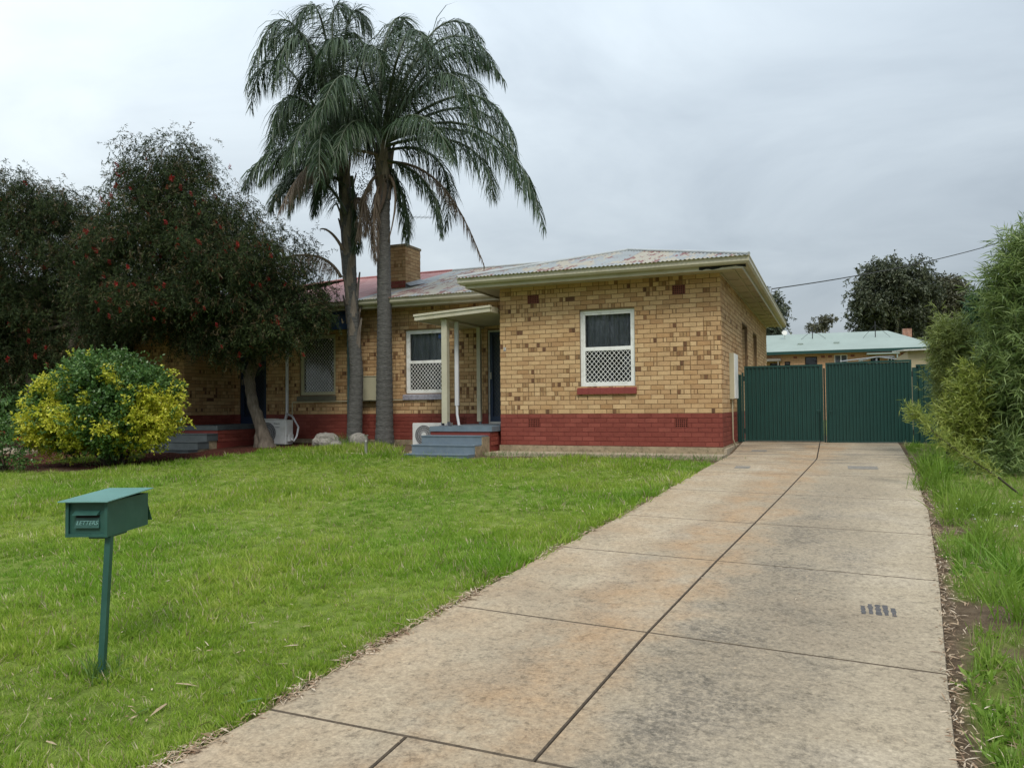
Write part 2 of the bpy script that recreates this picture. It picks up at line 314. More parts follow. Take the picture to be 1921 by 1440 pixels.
def concmat(name,stains=True):
    m,t,b=mk(name); b.inputs['Roughness'].default_value=.88; b.inputs['Specular IOR Level'].default_value=.3
    n=noise(t,1.1,6,rough=.6); base=ramp(t,n,[(.3,(.31,.25,.175)),(.5,(.39,.32,.225)),(.7,(.46,.385,.285))])
    if stains:
        sx=nn(t,'ShaderNodeSeparateXYZ'); t.links.new(pos(t),sx.inputs[0])
        s=mth(t,'SUBTRACT',sx.outputs[0],mth(t,'MULTIPLY',sx.outputs[1],.098)); s=mth(t,'ADD',s,1.455)   # metres right of the centre joint
        s=mth(t,'ADD',s,mth(t,'MULTIPLY',mth(t,'SUBTRACT',noise(t,1.7,5),.5),.9))
        sn=mth(t,'MULTIPLY',mth(t,'ADD',s,2.),.25)
        org=ramp(t,sn,[(.0,.25),(.2,.5),(.3,.25),(.40,.95),(.53,.8),(.58,.1),(.8,0.)])
        base=mixc(t,mth(t,'MULTIPLY',org,ramp(t,noise(t,2.3,7,rough=.65),[(.35,.15),(.6,.95)])),base,(.385,.255,.145))
        yy=mth(t,'MULTIPLY',sx.outputs[1],.07)
        drk=ramp(t,sn,[(.30,0.),(.36,.45),(.42,.1),(.54,.4),(.60,1.),(.72,.75),(.82,.15)])
        base=mixc(t,mth(t,'MULTIPLY',mth(t,'MULTIPLY',drk,mth(t,'MULTIPLY',ramp(t,noise(t,2.2,5,rough=.6),[(.36,.35),(.6,1.)]),ramp(t,noise(t,32,6,rough=.8),[(.40,.35),(.58,1.)]))),ramp(t,yy,[(.1,1.),(.55,.9),(.8,.3)])),base,(.125,.108,.085))
        # damp dark streaks near the gate
        w_=ramp(t,noise(t,1.6,5,stretch=(.5,3.,1)),[(.52,0.),(.62,.6)]); base=mixc(t,mth(t,'MULTIPLY',w_,ramp(t,yy,[(.75,0.),(.95,1.)])),base,(.13,.12,.10))
    fine=noise(t,120,5,rough=.8); mid=noise(t,28,5,rough=.75)
    base=mixc(t,.75,base,ramp(t,noise(t,60,4,rough=.75),[(.34,.68),(.5,.99),(.66,1.25)]),'MULTIPLY')
    base=mixc(t,.55,base,ramp(t,mid,[(.34,.75),(.52,1.),(.68,1.2)]),'MULTIPLY')
    base=mixc(t,.85,base,ramp(t,noise(t,14,9,rough=.82),[(.38,.6),(.47,.97),(.7,1.12)]),'MULTIPLY')
    t.links.new(base,b.inputs['Base Color']); bump(t,b,fine,.5,.006); return m
M['joint']=paint('joint_grime',(.11,.085,.06),.95,.3,30)
M['conc']=concmat('driveway_concrete'); M['conc2']=concmat('path_concrete',False)

FRONDS=[('r', 0, [(-9.34, 14.77, 6.87), (-8.56, 14.73, 8.1), (-7.52, 14.8, 9.26), (-6.43, 15.08, 7.87)], 0.62), ('r', 0, [(-9.34, 14.77, 6.87), (-8.97, 15.19, 8.61), (-8.28, 15.75, 10.25), (-7.55, 16.41, 9.56)], 0.6), ('r', 0, [(-9.34, 14.77, 6.87), (-8.19, 14.79, 7.58), (-6.7, 14.97, 7.87), (-6.14, 15.04, 6.23)], 0.6), ('r', 0, [(-9.32, 14.78, 6.83), (-8.46, 15.54, 7.77), (-7.28, 16.56, 8.21), (-6.9, 17.11, 6.12)], 0.6), ('r', 0, [(-9.32, 14.78, 6.8), (-7.72, 14.67, 7.34), (-6.11, 14.72, 6.41), (-5.42, 14.75, 4.48)], 0.62), ('r', 0, [(-9.32, 14.78, 6.77), (-8.16, 15.24, 7.37), (-7.02, 15.95, 6.94), (-6.21, 16.55, 5.51)], 0.6), ('r', 0, [(-9.3, 14.79, 6.71), (-8.05, 14.77, 6.89), (-6.81, 14.76, 6.35), (-6.5, 14.6, 5.18)], 0.55), ('r', 0, [(-9.28, 14.8, 6.59), (-8.76, 15.55, 7.06), (-8.26, 16.21, 6.43), (-8.55, 16.35, 5.07)], 0.5), ('r', 0, [(-9.29, 14.81, 6.41), (-8.65, 14.86, 6.22), (-8.11, 14.99, 5.7), (-7.94, 14.99, 4.6)], 0.4), ('r', 0, [(-9.34, 14.77, 6.87), (-8.79, 14.31, 8.21), (-8.09, 13.82, 8.91), (-7.4, 13.37, 8.12)], 0.6), ('r', 0, [(-9.37, 14.76, 6.87), (-9.65, 15.01, 8.78), (-9.53, 15.66, 10.47), (-9.43, 16.36, 10.11)], 0.6), ('r', 0, [(-9.37, 14.76, 6.87), (-9.33, 14.19, 8.26), (-9.56, 13.52, 8.96), (-9.7, 12.95, 8.05)], 0.6), ('r', 0, [(-9.37, 14.76, 6.87), (-9.95, 14.68, 8.33), (-10.97, 14.45, 9.17), (-11.58, 14.35, 7.84)], 0.6), ('r', 0, [(-9.37, 14.76, 6.85), (-9.5, 14.03, 7.51), (-9.67, 13.09, 7.53), (-9.85, 12.63, 6.17)], 0.58), ('r', 0, [(-9.34, 14.77, 6.87), (-8.71, 14.75, 8.87), (-7.32, 15.21, 9.29), (-6.7, 15.4, 8.16)], 0.6), ('r', 0, [(-9.34, 14.77, 6.87), (-9.12, 15.68, 8.32), (-8.35, 16.73, 9.39), (-7.9, 17.48, 8.53)], 0.6), ('r', 0, [(-9.34, 14.77, 6.85), (-8.44, 14.05, 7.11), (-7.52, 13.58, 6.8), (-6.76, 13.28, 5.62)], 0.55), ('r', 0, [(-9.37, 14.76, 6.8), (-9.18, 13.85, 7.04), (-9.09, 13.03, 6.74), (-9.13, 12.62, 5.52)], 0.55), ('r', 0, [(-9.29, 14.81, 6.41), (-9.09, 15.01, 6.07), (-8.98, 15.18, 5.48), (-8.94, 15.22, 4.62)], 0.45), ('r', 0, [(-9.36, 14.76, 6.87), (-9.31, 14.64, 7.95), (-9.18, 14.66, 8.92), (-8.91, 14.75, 9.52)], 0.45), ('r', 0, [(-9.37, 14.76, 6.87), (-10.53, 15.32, 8.03), (-11.61, 15.72, 8.48), (-12.13, 15.98, 7.28)], 0.6), ('r', 1, [(-9.29, 14.81, 6.35), (-8.47, 15.04, 6.37), (-7.77, 15.25, 5.49), (-7.12, 15.47, 3.93)], 0.3), ('r', 1, [(-9.44, 14.74, 6.53), (-9.91, 14.0, 6.61), (-10.32, 13.41, 6.13), (-10.73, 12.95, 4.99)], 0.5), ('r', 1, [(-9.47, 14.74, 6.04), (-9.54, 14.39, 5.78), (-9.56, 14.3, 5.09), (-9.66, 14.28, 4.5)], 0.3), ('r', 1, [(-9.41, 14.77, 5.86), (-9.36, 14.48, 5.47), (-9.4, 14.49, 4.76), (-9.36, 14.53, 4.04)], 0.3), ('r', 1, [(-9.2, 14.85, 6.04), (-8.93, 14.75, 5.8), (-9.0, 14.75, 5.14), (-9.15, 14.71, 4.48)], 0.06), ('r', 0, [(-9.34, 14.77, 6.87), (-9.6, 14.82, 8.69), (-10.15, 14.87, 9.96), (-10.73, 14.99, 8.97)], 0.6), ('r', 0, [(-9.34, 14.77, 6.87), (-9.24, 15.29, 8.95), (-8.94, 16.03, 9.93), (-8.67, 16.61, 8.87)], 0.6), ('r', 0, [(-9.34, 14.77, 6.87), (-8.14, 14.47, 8.04), (-7.07, 14.16, 7.96), (-6.58, 13.88, 6.32)], 0.6), ('r', 0, [(-9.34, 14.77, 6.87), (-9.77, 15.2, 8.12), (-9.89, 15.98, 9.3), (-9.85, 16.67, 8.41)], 0.6), ('r', 0, [(-9.37, 14.76, 6.87), (-9.22, 13.81, 7.74), (-9.11, 12.88, 7.8), (-9.23, 12.33, 6.52)], 0.6), ('r', 0, [(-9.34, 14.77, 6.87), (-8.7, 15.21, 8.31), (-7.93, 15.61, 9.16), (-7.24, 16.02, 8.76)], 0.6), ('l', 0, [(-10.24, 14.51, 6.45), (-11.21, 14.37, 8.42), (-12.14, 14.27, 9.45), (-12.72, 14.29, 8.01)], 0.6), ('l', 0, [(-10.24, 14.51, 6.45), (-10.31, 13.87, 8.79), (-10.64, 13.18, 9.02), (-10.72, 12.76, 7.53)], 0.6), ('l', 0, [(-10.24, 14.51, 6.45), (-10.53, 14.99, 8.29), (-11.1, 15.36, 9.59), (-11.91, 15.48, 8.72)], 0.6), ('l', 0, [(-10.24, 14.51, 6.45), (-9.72, 14.14, 8.07), (-9.04, 13.75, 8.84), (-8.52, 13.56, 7.86)], 0.6), ('l', 0, [(-10.24, 14.51, 6.45), (-10.55, 14.1, 8.57), (-11.1, 13.49, 10.23), (-11.76, 13.08, 7.83)], 0.62), ('l', 0, [(-10.24, 14.51, 6.45), (-10.75, 14.56, 8.67), (-11.55, 14.6, 10.25), (-12.48, 14.57, 9.25)], 0.6), ('l', 0, [(-10.24, 14.51, 6.45), (-10.21, 14.02, 8.6), (-10.16, 13.57, 9.82), (-10.35, 13.09, 9.03)], 0.6), ('l', 0, [(-10.24, 14.51, 6.45), (-10.4, 14.7, 8.79), (-10.42, 14.96, 10.57), (-9.97, 15.39, 9.78)], 0.6), ('l', 0, [(-10.24, 14.51, 6.45), (-10.34, 14.41, 8.53), (-10.59, 14.35, 10.18), (-10.09, 14.68, 9.98)], 0.55), ('l', 0, [(-10.24, 14.51, 6.42), (-10.56, 13.91, 7.64), (-10.95, 13.3, 7.84), (-11.04, 13.1, 6.48)], 0.6), ('l', 0, [(-10.24, 14.51, 6.42), (-11.0, 14.69, 7.88), (-11.9, 14.84, 8.47), (-12.42, 15.09, 7.32)], 0.6), ('l', 0, [(-10.24, 14.51, 6.39), (-10.1, 13.68, 7.01), (-10.09, 12.93, 6.98), (-10.05, 12.45, 5.7)], 0.58), ('l', 0, [(-10.22, 14.52, 6.33), (-10.53, 14.06, 6.6), (-11.0, 13.54, 6.62), (-11.42, 13.17, 5.74)], 0.55), ('l', 0, [(-10.2, 14.54, 6.2), (-10.85, 14.69, 6.58), (-11.68, 14.77, 6.85), (-12.31, 14.75, 5.88)], 0.5), ('l', 0, [(-10.22, 14.54, 6.08), (-10.75, 13.97, 6.78), (-11.44, 13.36, 6.51), (-11.84, 13.11, 5.65)], 0.55), ('l', 0, [(-10.19, 14.56, 5.84), (-10.9, 14.56, 6.55), (-11.85, 14.5, 6.28), (-12.29, 14.45, 5.48)], 0.5), ('l', 0, [(-10.18, 14.58, 5.22), (-10.38, 14.26, 5.9), (-10.81, 13.85, 6.21), (-11.09, 13.66, 5.11)], 0.5), ('l', 0, [(-10.24, 14.51, 6.42), (-9.88, 13.57, 6.82), (-9.6, 12.82, 6.64), (-9.26, 12.36, 5.25)], 0.58), ('l', 0, [(-10.24, 14.51, 6.42), (-10.71, 15.36, 7.81), (-11.04, 16.06, 8.65), (-11.23, 16.57, 7.33)], 0.58), ('l', 0, [(-10.2, 14.53, 6.4), (-10.14, 14.96, 7.45), (-9.9, 15.27, 7.65), (-9.97, 15.5, 6.32)], 0.55), ('l', 0, [(-10.27, 14.51, 6.33), (-10.49, 14.41, 6.45), (-10.67, 14.24, 5.93), (-10.73, 14.13, 5.18)], 0.45), ('l', 0, [(-10.24, 14.51, 6.39), (-11.43, 15.06, 7.69), (-12.74, 15.48, 8.17), (-13.41, 15.66, 7.22)], 0.55), ('l', 1, [(-10.26, 14.57, 4.37), (-10.35, 14.41, 4.71), (-10.52, 14.23, 4.81), (-10.63, 14.19, 4.81)], 0.02), ('l', 1, [(-10.32, 14.57, 3.75), (-10.42, 14.3, 4.21), (-10.96, 13.85, 4.29), (-12.08, 13.08, 3.66)], 0.35), ('l', 1, [(-10.06, 14.62, 5.47), (-9.66, 14.46, 5.63), (-9.5, 14.43, 5.12), (-9.58, 14.41, 4.64)], 0.3), ('l', 0, [(-10.05, 14.61, 6.08), (-10.0, 14.64, 5.47), (-9.96, 14.68, 4.85), (-9.99, 14.68, 4.36)], 0.3)]
BRUSH_R=[((-13.4, 12.61, 6.01), 0.95, 0.85, 1.65), ((-13.61, 12.23, 5.04), 1.05, 0.93, 1.8), ((-12.7, 12.93, 5.11), 1.19, 1.07, 1.8), ((-13.79, 12.61, 4.31), 1.31, 0.96, 1.95), ((-12.1, 12.78, 4.19), 1.27, 0.93, 1.95), ((-11.3, 13.55, 4.21), 0.95, 0.65, 1.5), ((-14.69, 12.13, 4.3), 0.71, 0.71, 1.5), ((-15.08, 12.31, 3.52), 0.72, 0.72, 1.5), ((-13.16, 12.47, 3.29), 1.17, 0.7, 1.8), ((-11.94, 13.09, 3.18), 1.17, 0.82, 1.8), ((-10.93, 13.73, 3.37), 0.77, 0.71, 1.35), ((-11.05, 13.6, 2.41), 0.59, 0.53, 1.05), ((-12.03, 13.19, 2.31), 0.71, 0.53, 1.2), ((-10.56, 13.9, 2.95), 0.33, 0.59, 0.75), ((-13.33, 12.86, 2.57), 0.66, 0.42, 0.9), ((-14.45, 12.49, 2.78), 0.72, 0.54, 1.2), ((-15.21, 12.29, 2.67), 0.6, 0.6, 1.2), ((-11.41, 13.33, 2.59), 0.7, 0.53, 1.05), ((-12.5, 12.88, 2.48), 0.7, 0.41, 1.05), ((-13.32, 12.19, 3.15), 1.04, 0.58, 1.35), ((-11.78, 12.6, 3.79), 1.02, 0.68, 1.35), ((-14.06, 12.34, 5.78), 0.47, 0.59, 1.05)]
BRUSH_L=[((-17.52, 12.26, 5.6), 1.02, 0.76, 1.65), ((-16.47, 12.71, 5.33), 0.76, 0.64, 1.35), ((-18.59, 11.83, 5.1), 1.15, 1.15, 1.95), ((-17.0, 12.3, 4.41), 1.39, 1.01, 1.95), ((-16.14, 12.89, 3.93), 0.76, 1.02, 1.5), ((-18.03, 12.11, 3.43), 1.4, 1.02, 1.95), ((-16.84, 12.74, 2.92), 1.03, 0.9, 1.65), ((-18.97, 11.72, 3.44), 1.15, 1.15, 1.95), ((-17.59, 12.34, 2.03), 0.89, 0.76, 1.35), ((-18.41, 12.0, 2.16), 0.89, 0.89, 1.5), ((-16.62, 12.86, 2.09), 0.77, 0.58, 1.2), ((-15.98, 13.21, 2.8), 0.39, 0.64, 0.9), ((-16.61, 14.36, 2.52), 0.62, 0.55, 1.05)]
HEDGE=[((-12.67, 10.42, 1.1), 1.12, 0.66, 1.25), ((-13.33, 10.04, 0.95), 0.63, 0.52, 1.0), ((-12.07, 10.78, 0.99), 0.59, 0.59, 1.0), ((-12.59, 10.25, 0.64), 1.25, 0.55, 1.1), ((-12.71, 10.39, 1.4), 0.76, 0.46, 0.8), ((-13.68, 9.9, 0.55), 0.42, 0.42, 0.7), ((-11.81, 10.79, 0.63), 0.39, 0.47, 0.7), ((-12.64, 10.35, 0.24), 1.11, 0.35, 0.8), ((-13.57, 9.96, 0.3), 0.5, 0.3, 0.6)]
EUC1=[((4.84, 75.54, 7.22), 2.86, 0.86, 2.0), ((3.96, 72.9, 10.74), 1.66, 1.57, 2.2), ((5.86, 73.66, 11.64), 1.85, 1.2, 2.2), ((4.8, 73.21, 11.89), 1.39, 1.02, 2.0), ((3.24, 72.66, 8.67), 1.29, 1.39, 1.6), ((5.9, 74.83, 9.46), 2.11, 2.11, 2.2), ((7.21, 75.36, 9.92), 1.41, 1.88, 1.5), ((4.36, 74.23, 8.07), 1.64, 1.17, 1.5), ((2.92, 73.64, 7.62), 0.56, 0.56, 0.8)]
EUC2=[((9.57, 79.59, 10.31), 1.86, 1.37, 2.2), ((10.91, 80.17, 9.56), 1.08, 1.27, 1.5), ((8.41, 79.15, 8.85), 1.96, 1.76, 2.0), ((11.42, 82.6, 8.05), 2.02, 2.02, 2.0)]
FIR=[((8.82, 55.53, 6.95), 0.34, 0.74, 0.6), ((8.8, 55.55, 5.94), 0.54, 0.81, 1.0), ((8.84, 55.6, 4.93), 0.81, 1.01, 1.3)]
FAR1=[((-0.95, 64.46, 6.85), 0.42, 0.29, 0.6), ((-0.09, 64.81, 7.09), 0.67, 0.29, 0.9), ((-0.38, 64.71, 6.59), 0.59, 0.42, 0.8)]
FAR2=[((-3.66, 47.08, 6.52), 0.32, 0.44, 0.8), ((-3.56, 47.15, 5.73), 0.32, 0.5, 0.8), ((-3.77, 47.08, 4.95), 0.63, 0.69, 1.0), ((-2.87, 47.41, 6.51), 0.16, 0.28, 0.5), ((-3.05, 47.38, 5.03), 0.32, 0.28, 0.6)]
COL=[((1.77, 13.71, 1.84), 0.14, 0.2, 0.2), ((1.8, 13.74, 1.55), 0.21, 0.38, 0.25), ((1.82, 13.76, 1.09), 0.24, 0.42, 0.3), ((1.9, 13.81, 0.63), 0.27, 0.42, 0.3)]
BIG=[((2.27, 12.05, -0.5), 0.5, 0.24, 0.5), ((2.3, 12.37, -0.03), 0.33, 0.37, 0.4), ((2.67, 12.53, -0.1), 0.37, 0.44, 0.5), ((2.63, 12.75, 2.6), 0.26, 0.29, 0.4), ((2.53, 12.72, 2.29), 0.26, 0.35, 0.5), ((2.79, 12.84, 1.91), 0.42, 0.53, 0.7), ((2.5, 12.62, 1.57), 0.31, 0.45, 0.6), ((2.51, 12.54, 0.93), 0.37, 0.59, 0.7), ((2.77, 12.87, 0.7), 0.38, 0.76, 0.7), ((2.48, 12.76, 0.25), 0.38, 0.53, 0.6), ((2.44, 12.33, -0.24), 0.44, 0.33, 0.5), ((2.84, 12.83, 2.82), 0.26, 0.45, 0.6), ((1.92, 12.01, -0.48), 0.32, 0.16, 0.4), ((2.36, 12.68, 1.16), 0.21, 0.38, 0.4)]
LOWY=[((1.79, 12.57, 0.48), 0.2, 0.38, 0.3), ((1.93, 12.62, 0.83), 0.15, 0.38, 0.25), ((1.96, 12.66, 0.06), 0.23, 0.42, 0.35), ((2.0, 12.69, -0.32), 0.26, 0.26, 0.35), ((2.07, 12.8, 0.4), 0.17, 0.46, 0.3)]
FARL=[((-23.83, 16.03, 1.94), 1.01, 0.67, 1.5), ((-23.22, 16.31, 1.26), 0.84, 0.84, 1.5), ((-25.07, 15.51, 1.95), 1.34, 1.34, 2.0), ((-23.35, 15.73, 0.6), 1.15, 0.66, 1.5), ((-25.94, 17.25, 4.04), 1.64, 0.91, 2.5), ((-25.22, 18.67, 2.83), 1.13, 0.76, 1.5)]

# ------------------------------------------------------------------ ground
def lawn_edge(x):   # far edge (y) of the lawn
    return np.interp(x,[-22,-15,-13.5,-12.6,-11.9,-11.2,-10.4,-9.8,-8.3,-7.6,-6,-1.5],[9.2,9.3,9.6,9.9,11.0,12.9,14.1,14.5,13.9,12.65,12.75,13.15])
def lawn_mask(x,y):
    x=np.asarray(x,float);y=np.asarray(y,float)
    e=lawn_edge(x)+(fbm(x,y,1.3,5)-.5)*.7
    m=smooth01((e-y)/.35)*smooth01((dl(y)-.015-x)/.05)*(x<0)
    m=np.maximum(m,.75*smooth01(1-((x+14.3)/1.6)**2-((y-11.2)/1.1)**2))   # a strip of grass behind the shrub
    # right verge: patchy grass on dirt
    r=x-dr(y); v=fbm(x,y,1.5,9)
    d=np.clip(np.where(y>8.6,.95,.0)+np.where(y<=8.6,smooth01((v-.33)/.16)*.98*smooth01(1.4-r*.3),0),0,1)
    d=d*smooth01((r-.0-.16*vnoise(x,y,2.5,3))/.06)
    return np.maximum(m,np.where(x>0,d,0))
def mulch_mask(x,y):
    e=lawn_edge(x); return smooth01((y-e+.2)/.8)*smooth01((-9.2-x)/1.5)*(y<15.5)
ext=[-400,-200,-100,-60,-40,-30,-25]
xs=np.array(ext+list(np.arange(-22,6.01,.1))+[7,9,12,18,30,60,120,250,400]); ys=np.array([-200,-100,-50,-20,-8,-5,-3,-1,0]+list(np.arange(.5,19.01,.1))+[20,22,25,30,40,60,100,200,400,700])
X,Y=np.meshgrid(xs,ys); Z=gz(X,Y)
near=(X>-22)&(X<6)&(Y>.4)&(Y<19)
Z=Z+near*((fbm(X,Y,.8,1)-.5)*.05+(fbm(X,Y,5,2)-.5)*.025)
ind=smooth01(np.minimum(X-dl(Y),dr(Y)-X)/.18)*((Y<17.5)&(Y>-3))
edge=smooth01(1-np.minimum(abs(X-dl(Y)),abs(X-dr(Y)))/.35)
Z=Z-ind*.055-near*edge*.012-((X>-7.9)&(X<-1.6)&(Y>13.1)&(Y<14.2))*.03
nx,ny=len(xs),len(ys); ii=(np.arange(ny-1)[:,None]*nx+np.arange(nx-1)[None]).ravel()
gr=from_np('ground',np.stack([X,Y,Z],-1).reshape(-1,3),np.stack([ii,ii+1,ii+1+nx,ii+nx],1),M['ground'],smooth=True)
far=(~near)
lm=np.where(far,.6,lawn_mask(X,Y)); mm=np.where(far,0,mulch_mask(X,Y))
for nme,a in (('lawn',lm),('mulch',mm)):
    at=gr.data.attributes.new(nme,'FLOAT','POINT'); at.data.foreach_set('value',a.astype(np.float32).ravel())
tag(gr,kind='structure')
# ------------------------------------------------------------------ driveway slabs
drv=bpy.data.objects.new('driveway',None); C.objects.link(drv); drv.location=(-.8,8,-.45); ORG[drv]=Vector(drv.location); tag(drv,kind='structure')
TJ=[-2.2,.9,2.87,4.47,6.28,7.86,9.7,11.42,13.38,14.9,16.6]
def tj(i,x): return TJ[i]-(x+1.)*(.09 if 2<i<7 else .02)
def slab(xa,xb,i,xoff=None):
    mb=MB(); g=.0055; ns=6; pts=[]
    y0=lambda x:tj(i,x)+g; y1=lambda x:tj(i+1,x)-g
    # outline sampled along both long sides (edges can curve)
    def side(fx,sgn):
        r=[]
        for k in range(ns+1):
            yy=TJ[i]+(TJ[i+1]-TJ[i])*k/ns; x=float(fx(yy))+sgn*g; a,b=y0(x),y1(x); yy=a+(b-a)*k/ns; x=float(fx(yy))+sgn*g
            r.append((x,yy))
        return r
    Lf=side(xa,1); Rt=side(xb,-1)
    wob=lambda x,y:(float(vnoise(x,y,6,4))-.5)*.012
    nxs=4; V=[];Fc=[]
    for k in range(ns+1):
        for j in range(nxs+1):
            t=j/nxs; x=Lf[k][0]*(1-t)+Rt[k][0]*t; y=Lf[k][1]*(1-t)+Rt[k][1]*t
            V.append((x,y,G(x,y)+.016))
    q=nxs+1
    for k in range(ns):
        for j in range(nxs): Fc.append((k*q+j,k*q+j+1,(k+1)*q+j+1,(k+1)*q+j))
    # rounded arris and skirt
    loop=[j for j in range(q)]+[k*q+nxs for k in range(1,ns+1)]+[ns*q+j for j in range(nxs-1,-1,-1)]+[k*q for k in range(ns-1,0,-1)]
    c=Vector((sum(v[0] for v in V)/len(V),sum(v[1] for v in V)/len(V),0)); b=len(V); n=len(loop)
    ring1=[];ring2=[]
    for l in loop:
        v=V[l]; 
        ring2.append((v[0],v[1],v[2]-.008)); ring1.append((v[0],v[1],v[2]-.09))
    # inset the top by 8 mm
    for l in set(loop):
        v=V[l]; V[l]=(v[0]+(.004 if v[0]<c.x-.2 else -.004 if v[0]>c.x+.2 else 0)*(1 if l%q in(0,nxs) else 0),v[1]+(.004 if l<q else -.004 if l>=ns*q else 0),v[2])
    V+=ring2+ring1
    for k in range(n):
        k2=(k+1)%n; Fc.append((loop[k],b+k,b+k2,loop[k2])[::-1][::-1]); Fc.append((b+k,b+n+k,b+n+k2,b+k2))
    mb.add(V,Fc); mb.m=[0]*(ns*nxs)+[1]*(len(Fc)-ns*nxs); return mb.build('slab',[M['conc'],M['joint']],drv)
for i in range(2,10):
    slab(dl,cj,i); slab(cj,dr,i)
c2=lambda y:-1.71+0*np.asarray(y)
for i in (0,1): slab(dl,c2,i); slab(c2,dr,i)
pc=MB(); pc.box(-7.75,-1.70,13.22,13.82,-.30,-.118); pc.box(-1.76+.003,-1.69,13.82,16.4,-.30,-.03)
tag(pc.build('path',M['conc2']),kind='structure')
np_=MB(); 
for k in range(6): np_.box(-30+k*2.2,-30+k*2.2+2.185,11.7,12.9,-.35,-.17)
tag(np_.build('path',M['conc2']),kind='structure')
# oil / rubber stain and metal covers set in the slabs
def thin(name,pts,mat,h,label,cat):
    mb=MB(); n=len(pts); v=[(x,y,G(x,y)+.016+.001) for x,y in pts]+[(x,y,G(x,y)+.016+h) for x,y in pts]
    mb.add(v,[list(range(n,2*n))]+[(i,(i+1)%n,(i+1)%n+n,i+n) for i in range(n)]); o=mb.build(name,mat,org=v[0]); tag(o,label,cat); return o
M['stain']=paint('black_rubber_stain',(.085,.08,.08),.9,.3,30); M['cover']=paint('bitumen_patch',(.21,.19,.16),.8,.2,20)
st=bpy.data.objects.new('tyre_mark',None); C.objects.link(st); st.location=(.27,5.3,-.55); ORG[st]=Vector(st.location); tag(st,'black tyre mark of short bars on the right slab','tyre mark')
for k in range(5):
    x=.165+k*.043; y0=5.20+(.01*(k%2)); y1=5.42-(.05 if k in(0,4) else 0)
    mb=MB(); seg=7; vs=[]
    for q in range(seg+1):
        yy=y0+(y1-y0)*q/seg; wv=.0155+random.uniform(-.006,.004)
        for sx in (-1,1): xx=x+sx*wv; vs.append((xx,yy,G(xx,yy)+.0175))
    mb.add(vs,[(2*q,2*q+1,2*q+3,2*q+2) for q in range(seg)]); mb.build('bar',M['stain'],st)
def rect(x,y,w,h,a=0): 
    ca,sa=math.cos(a),math.sin(a); return [(x+u*ca-v*sa,y+u*sa+v*ca) for u,v in ((-w,-h),(w,-h),(w,h),(-w,h))]
thin('patch',rect(-1.25,12.05,.11,.14),M['cover'],.003,'small dark square patch in the concrete near the lawn edge','patch')
thin('patch',rect(-1.2,14.4,.13,.12),M['cover'],.003,'small dark square patch in the concrete near the house corner','patch')
thin('drain_cover',rect(.42,12.3,.2,.17),M['cover'],.004,'grey rectangular cover set in the slab before the right gate','drain cover')

# ------------------------------------------------------------------ brickwork
CH=.086; BH=.076; BD=.007
def courses(u0,u1,z0,z1,openings,seed,mix=.22,red_n=7,solid_red=True):
    """list of (ua,ub,za,zb,kind) brick faces; kind r/y/d"""
    rnd=random.Random(seed); out=[]; n=int(round((z1-z0)/CH))
    for k in range(n):
        za=z0+k*CH+.005; zb=za+BH; off=0 if k%2 else .12; u=u0-off+.005; cells=[]
        red=k<red_n; run=0
        while u<u1:
            um=u+.12; cl=float(vnoise(um*.9,k*.35,1.,seed)); p=mix*(.2+2.2*max(0,cl-.35))*(0 if red else 1)
            if run>0 or rnd.random()<p:
                run=run-1 if run>0 else rnd.choice([0,1,1,2])
                t=rnd.choice([(.11,.11),(.05,.11,.05),(.05,.05,.11),(.11,.05,.05),(.045,.17),(.17,.045),(.05,.05,.05,.05)])
                q=u
                for w_ in t:
                    kd='r' if red else ('d' if rnd.random()<(.55 if w_<.08 else .012) else 'y'); cells.append((q,q+w_*.97,kd)); q+=w_+.0085
            else: cells.append((u,u+.23,'r' if red else ('d' if rnd.random()<.003 else 'y')))
            u+=.24
        for a,b,kd in cells:
            segs=[(max(a,u0),min(b,u1))]
            for (oa,ob,oz0,oz1) in openings:
                if oz0<zb-.02 and oz1>za+.02:
                    ns=[]
                    for (p_,q_) in segs:
                        if q_<=oa or p_>=ob: ns.append((p_,q_))
                        else:
                            if p_<oa: ns.append((p_,oa))
                            if q_>ob: ns.append((ob,q_))
                    segs=ns
            out+=[(p_,q_,za,zb,kd) for p_,q_ in segs if q_-p_>.028]
    return out
BF=np.array([[0,1,5,4],[1,2,6,5],[2,3,7,6],[3,0,4,7],[4,5,9,8],[5,6,10,9],[6,7,11,10],[7,4,8,11],[8,9,10,11]])
def brick_np(w_,h_,d,b=.004):
    x=w_/2;z=h_/2
    return np.array([(-x,0,-z),(x,0,-z),(x,0,z),(-x,0,z),(-x,-d+b,-z),(x,-d+b,-z),(x,-d+b,z),(-x,-d+b,z),(-x+b,-d,-z+b),(x-b,-d,-z+b),(x-b,-d,z-b),(-x+b,-d,z-b)])
_bm={}
def brick_mesh(w_,kd):
    key=(round(w_,2),kd)
    if key not in _bm:
        me=bpy.data.meshes.new('brick'); me.from_pydata([tuple(v) for v in brick_np(w_ if w_<.2 else .23,BH,BD)],[],[tuple(f) for f in BF]); me.materials.append(M[kd+'obj']); _bm[key]=me
    return _bm[key]
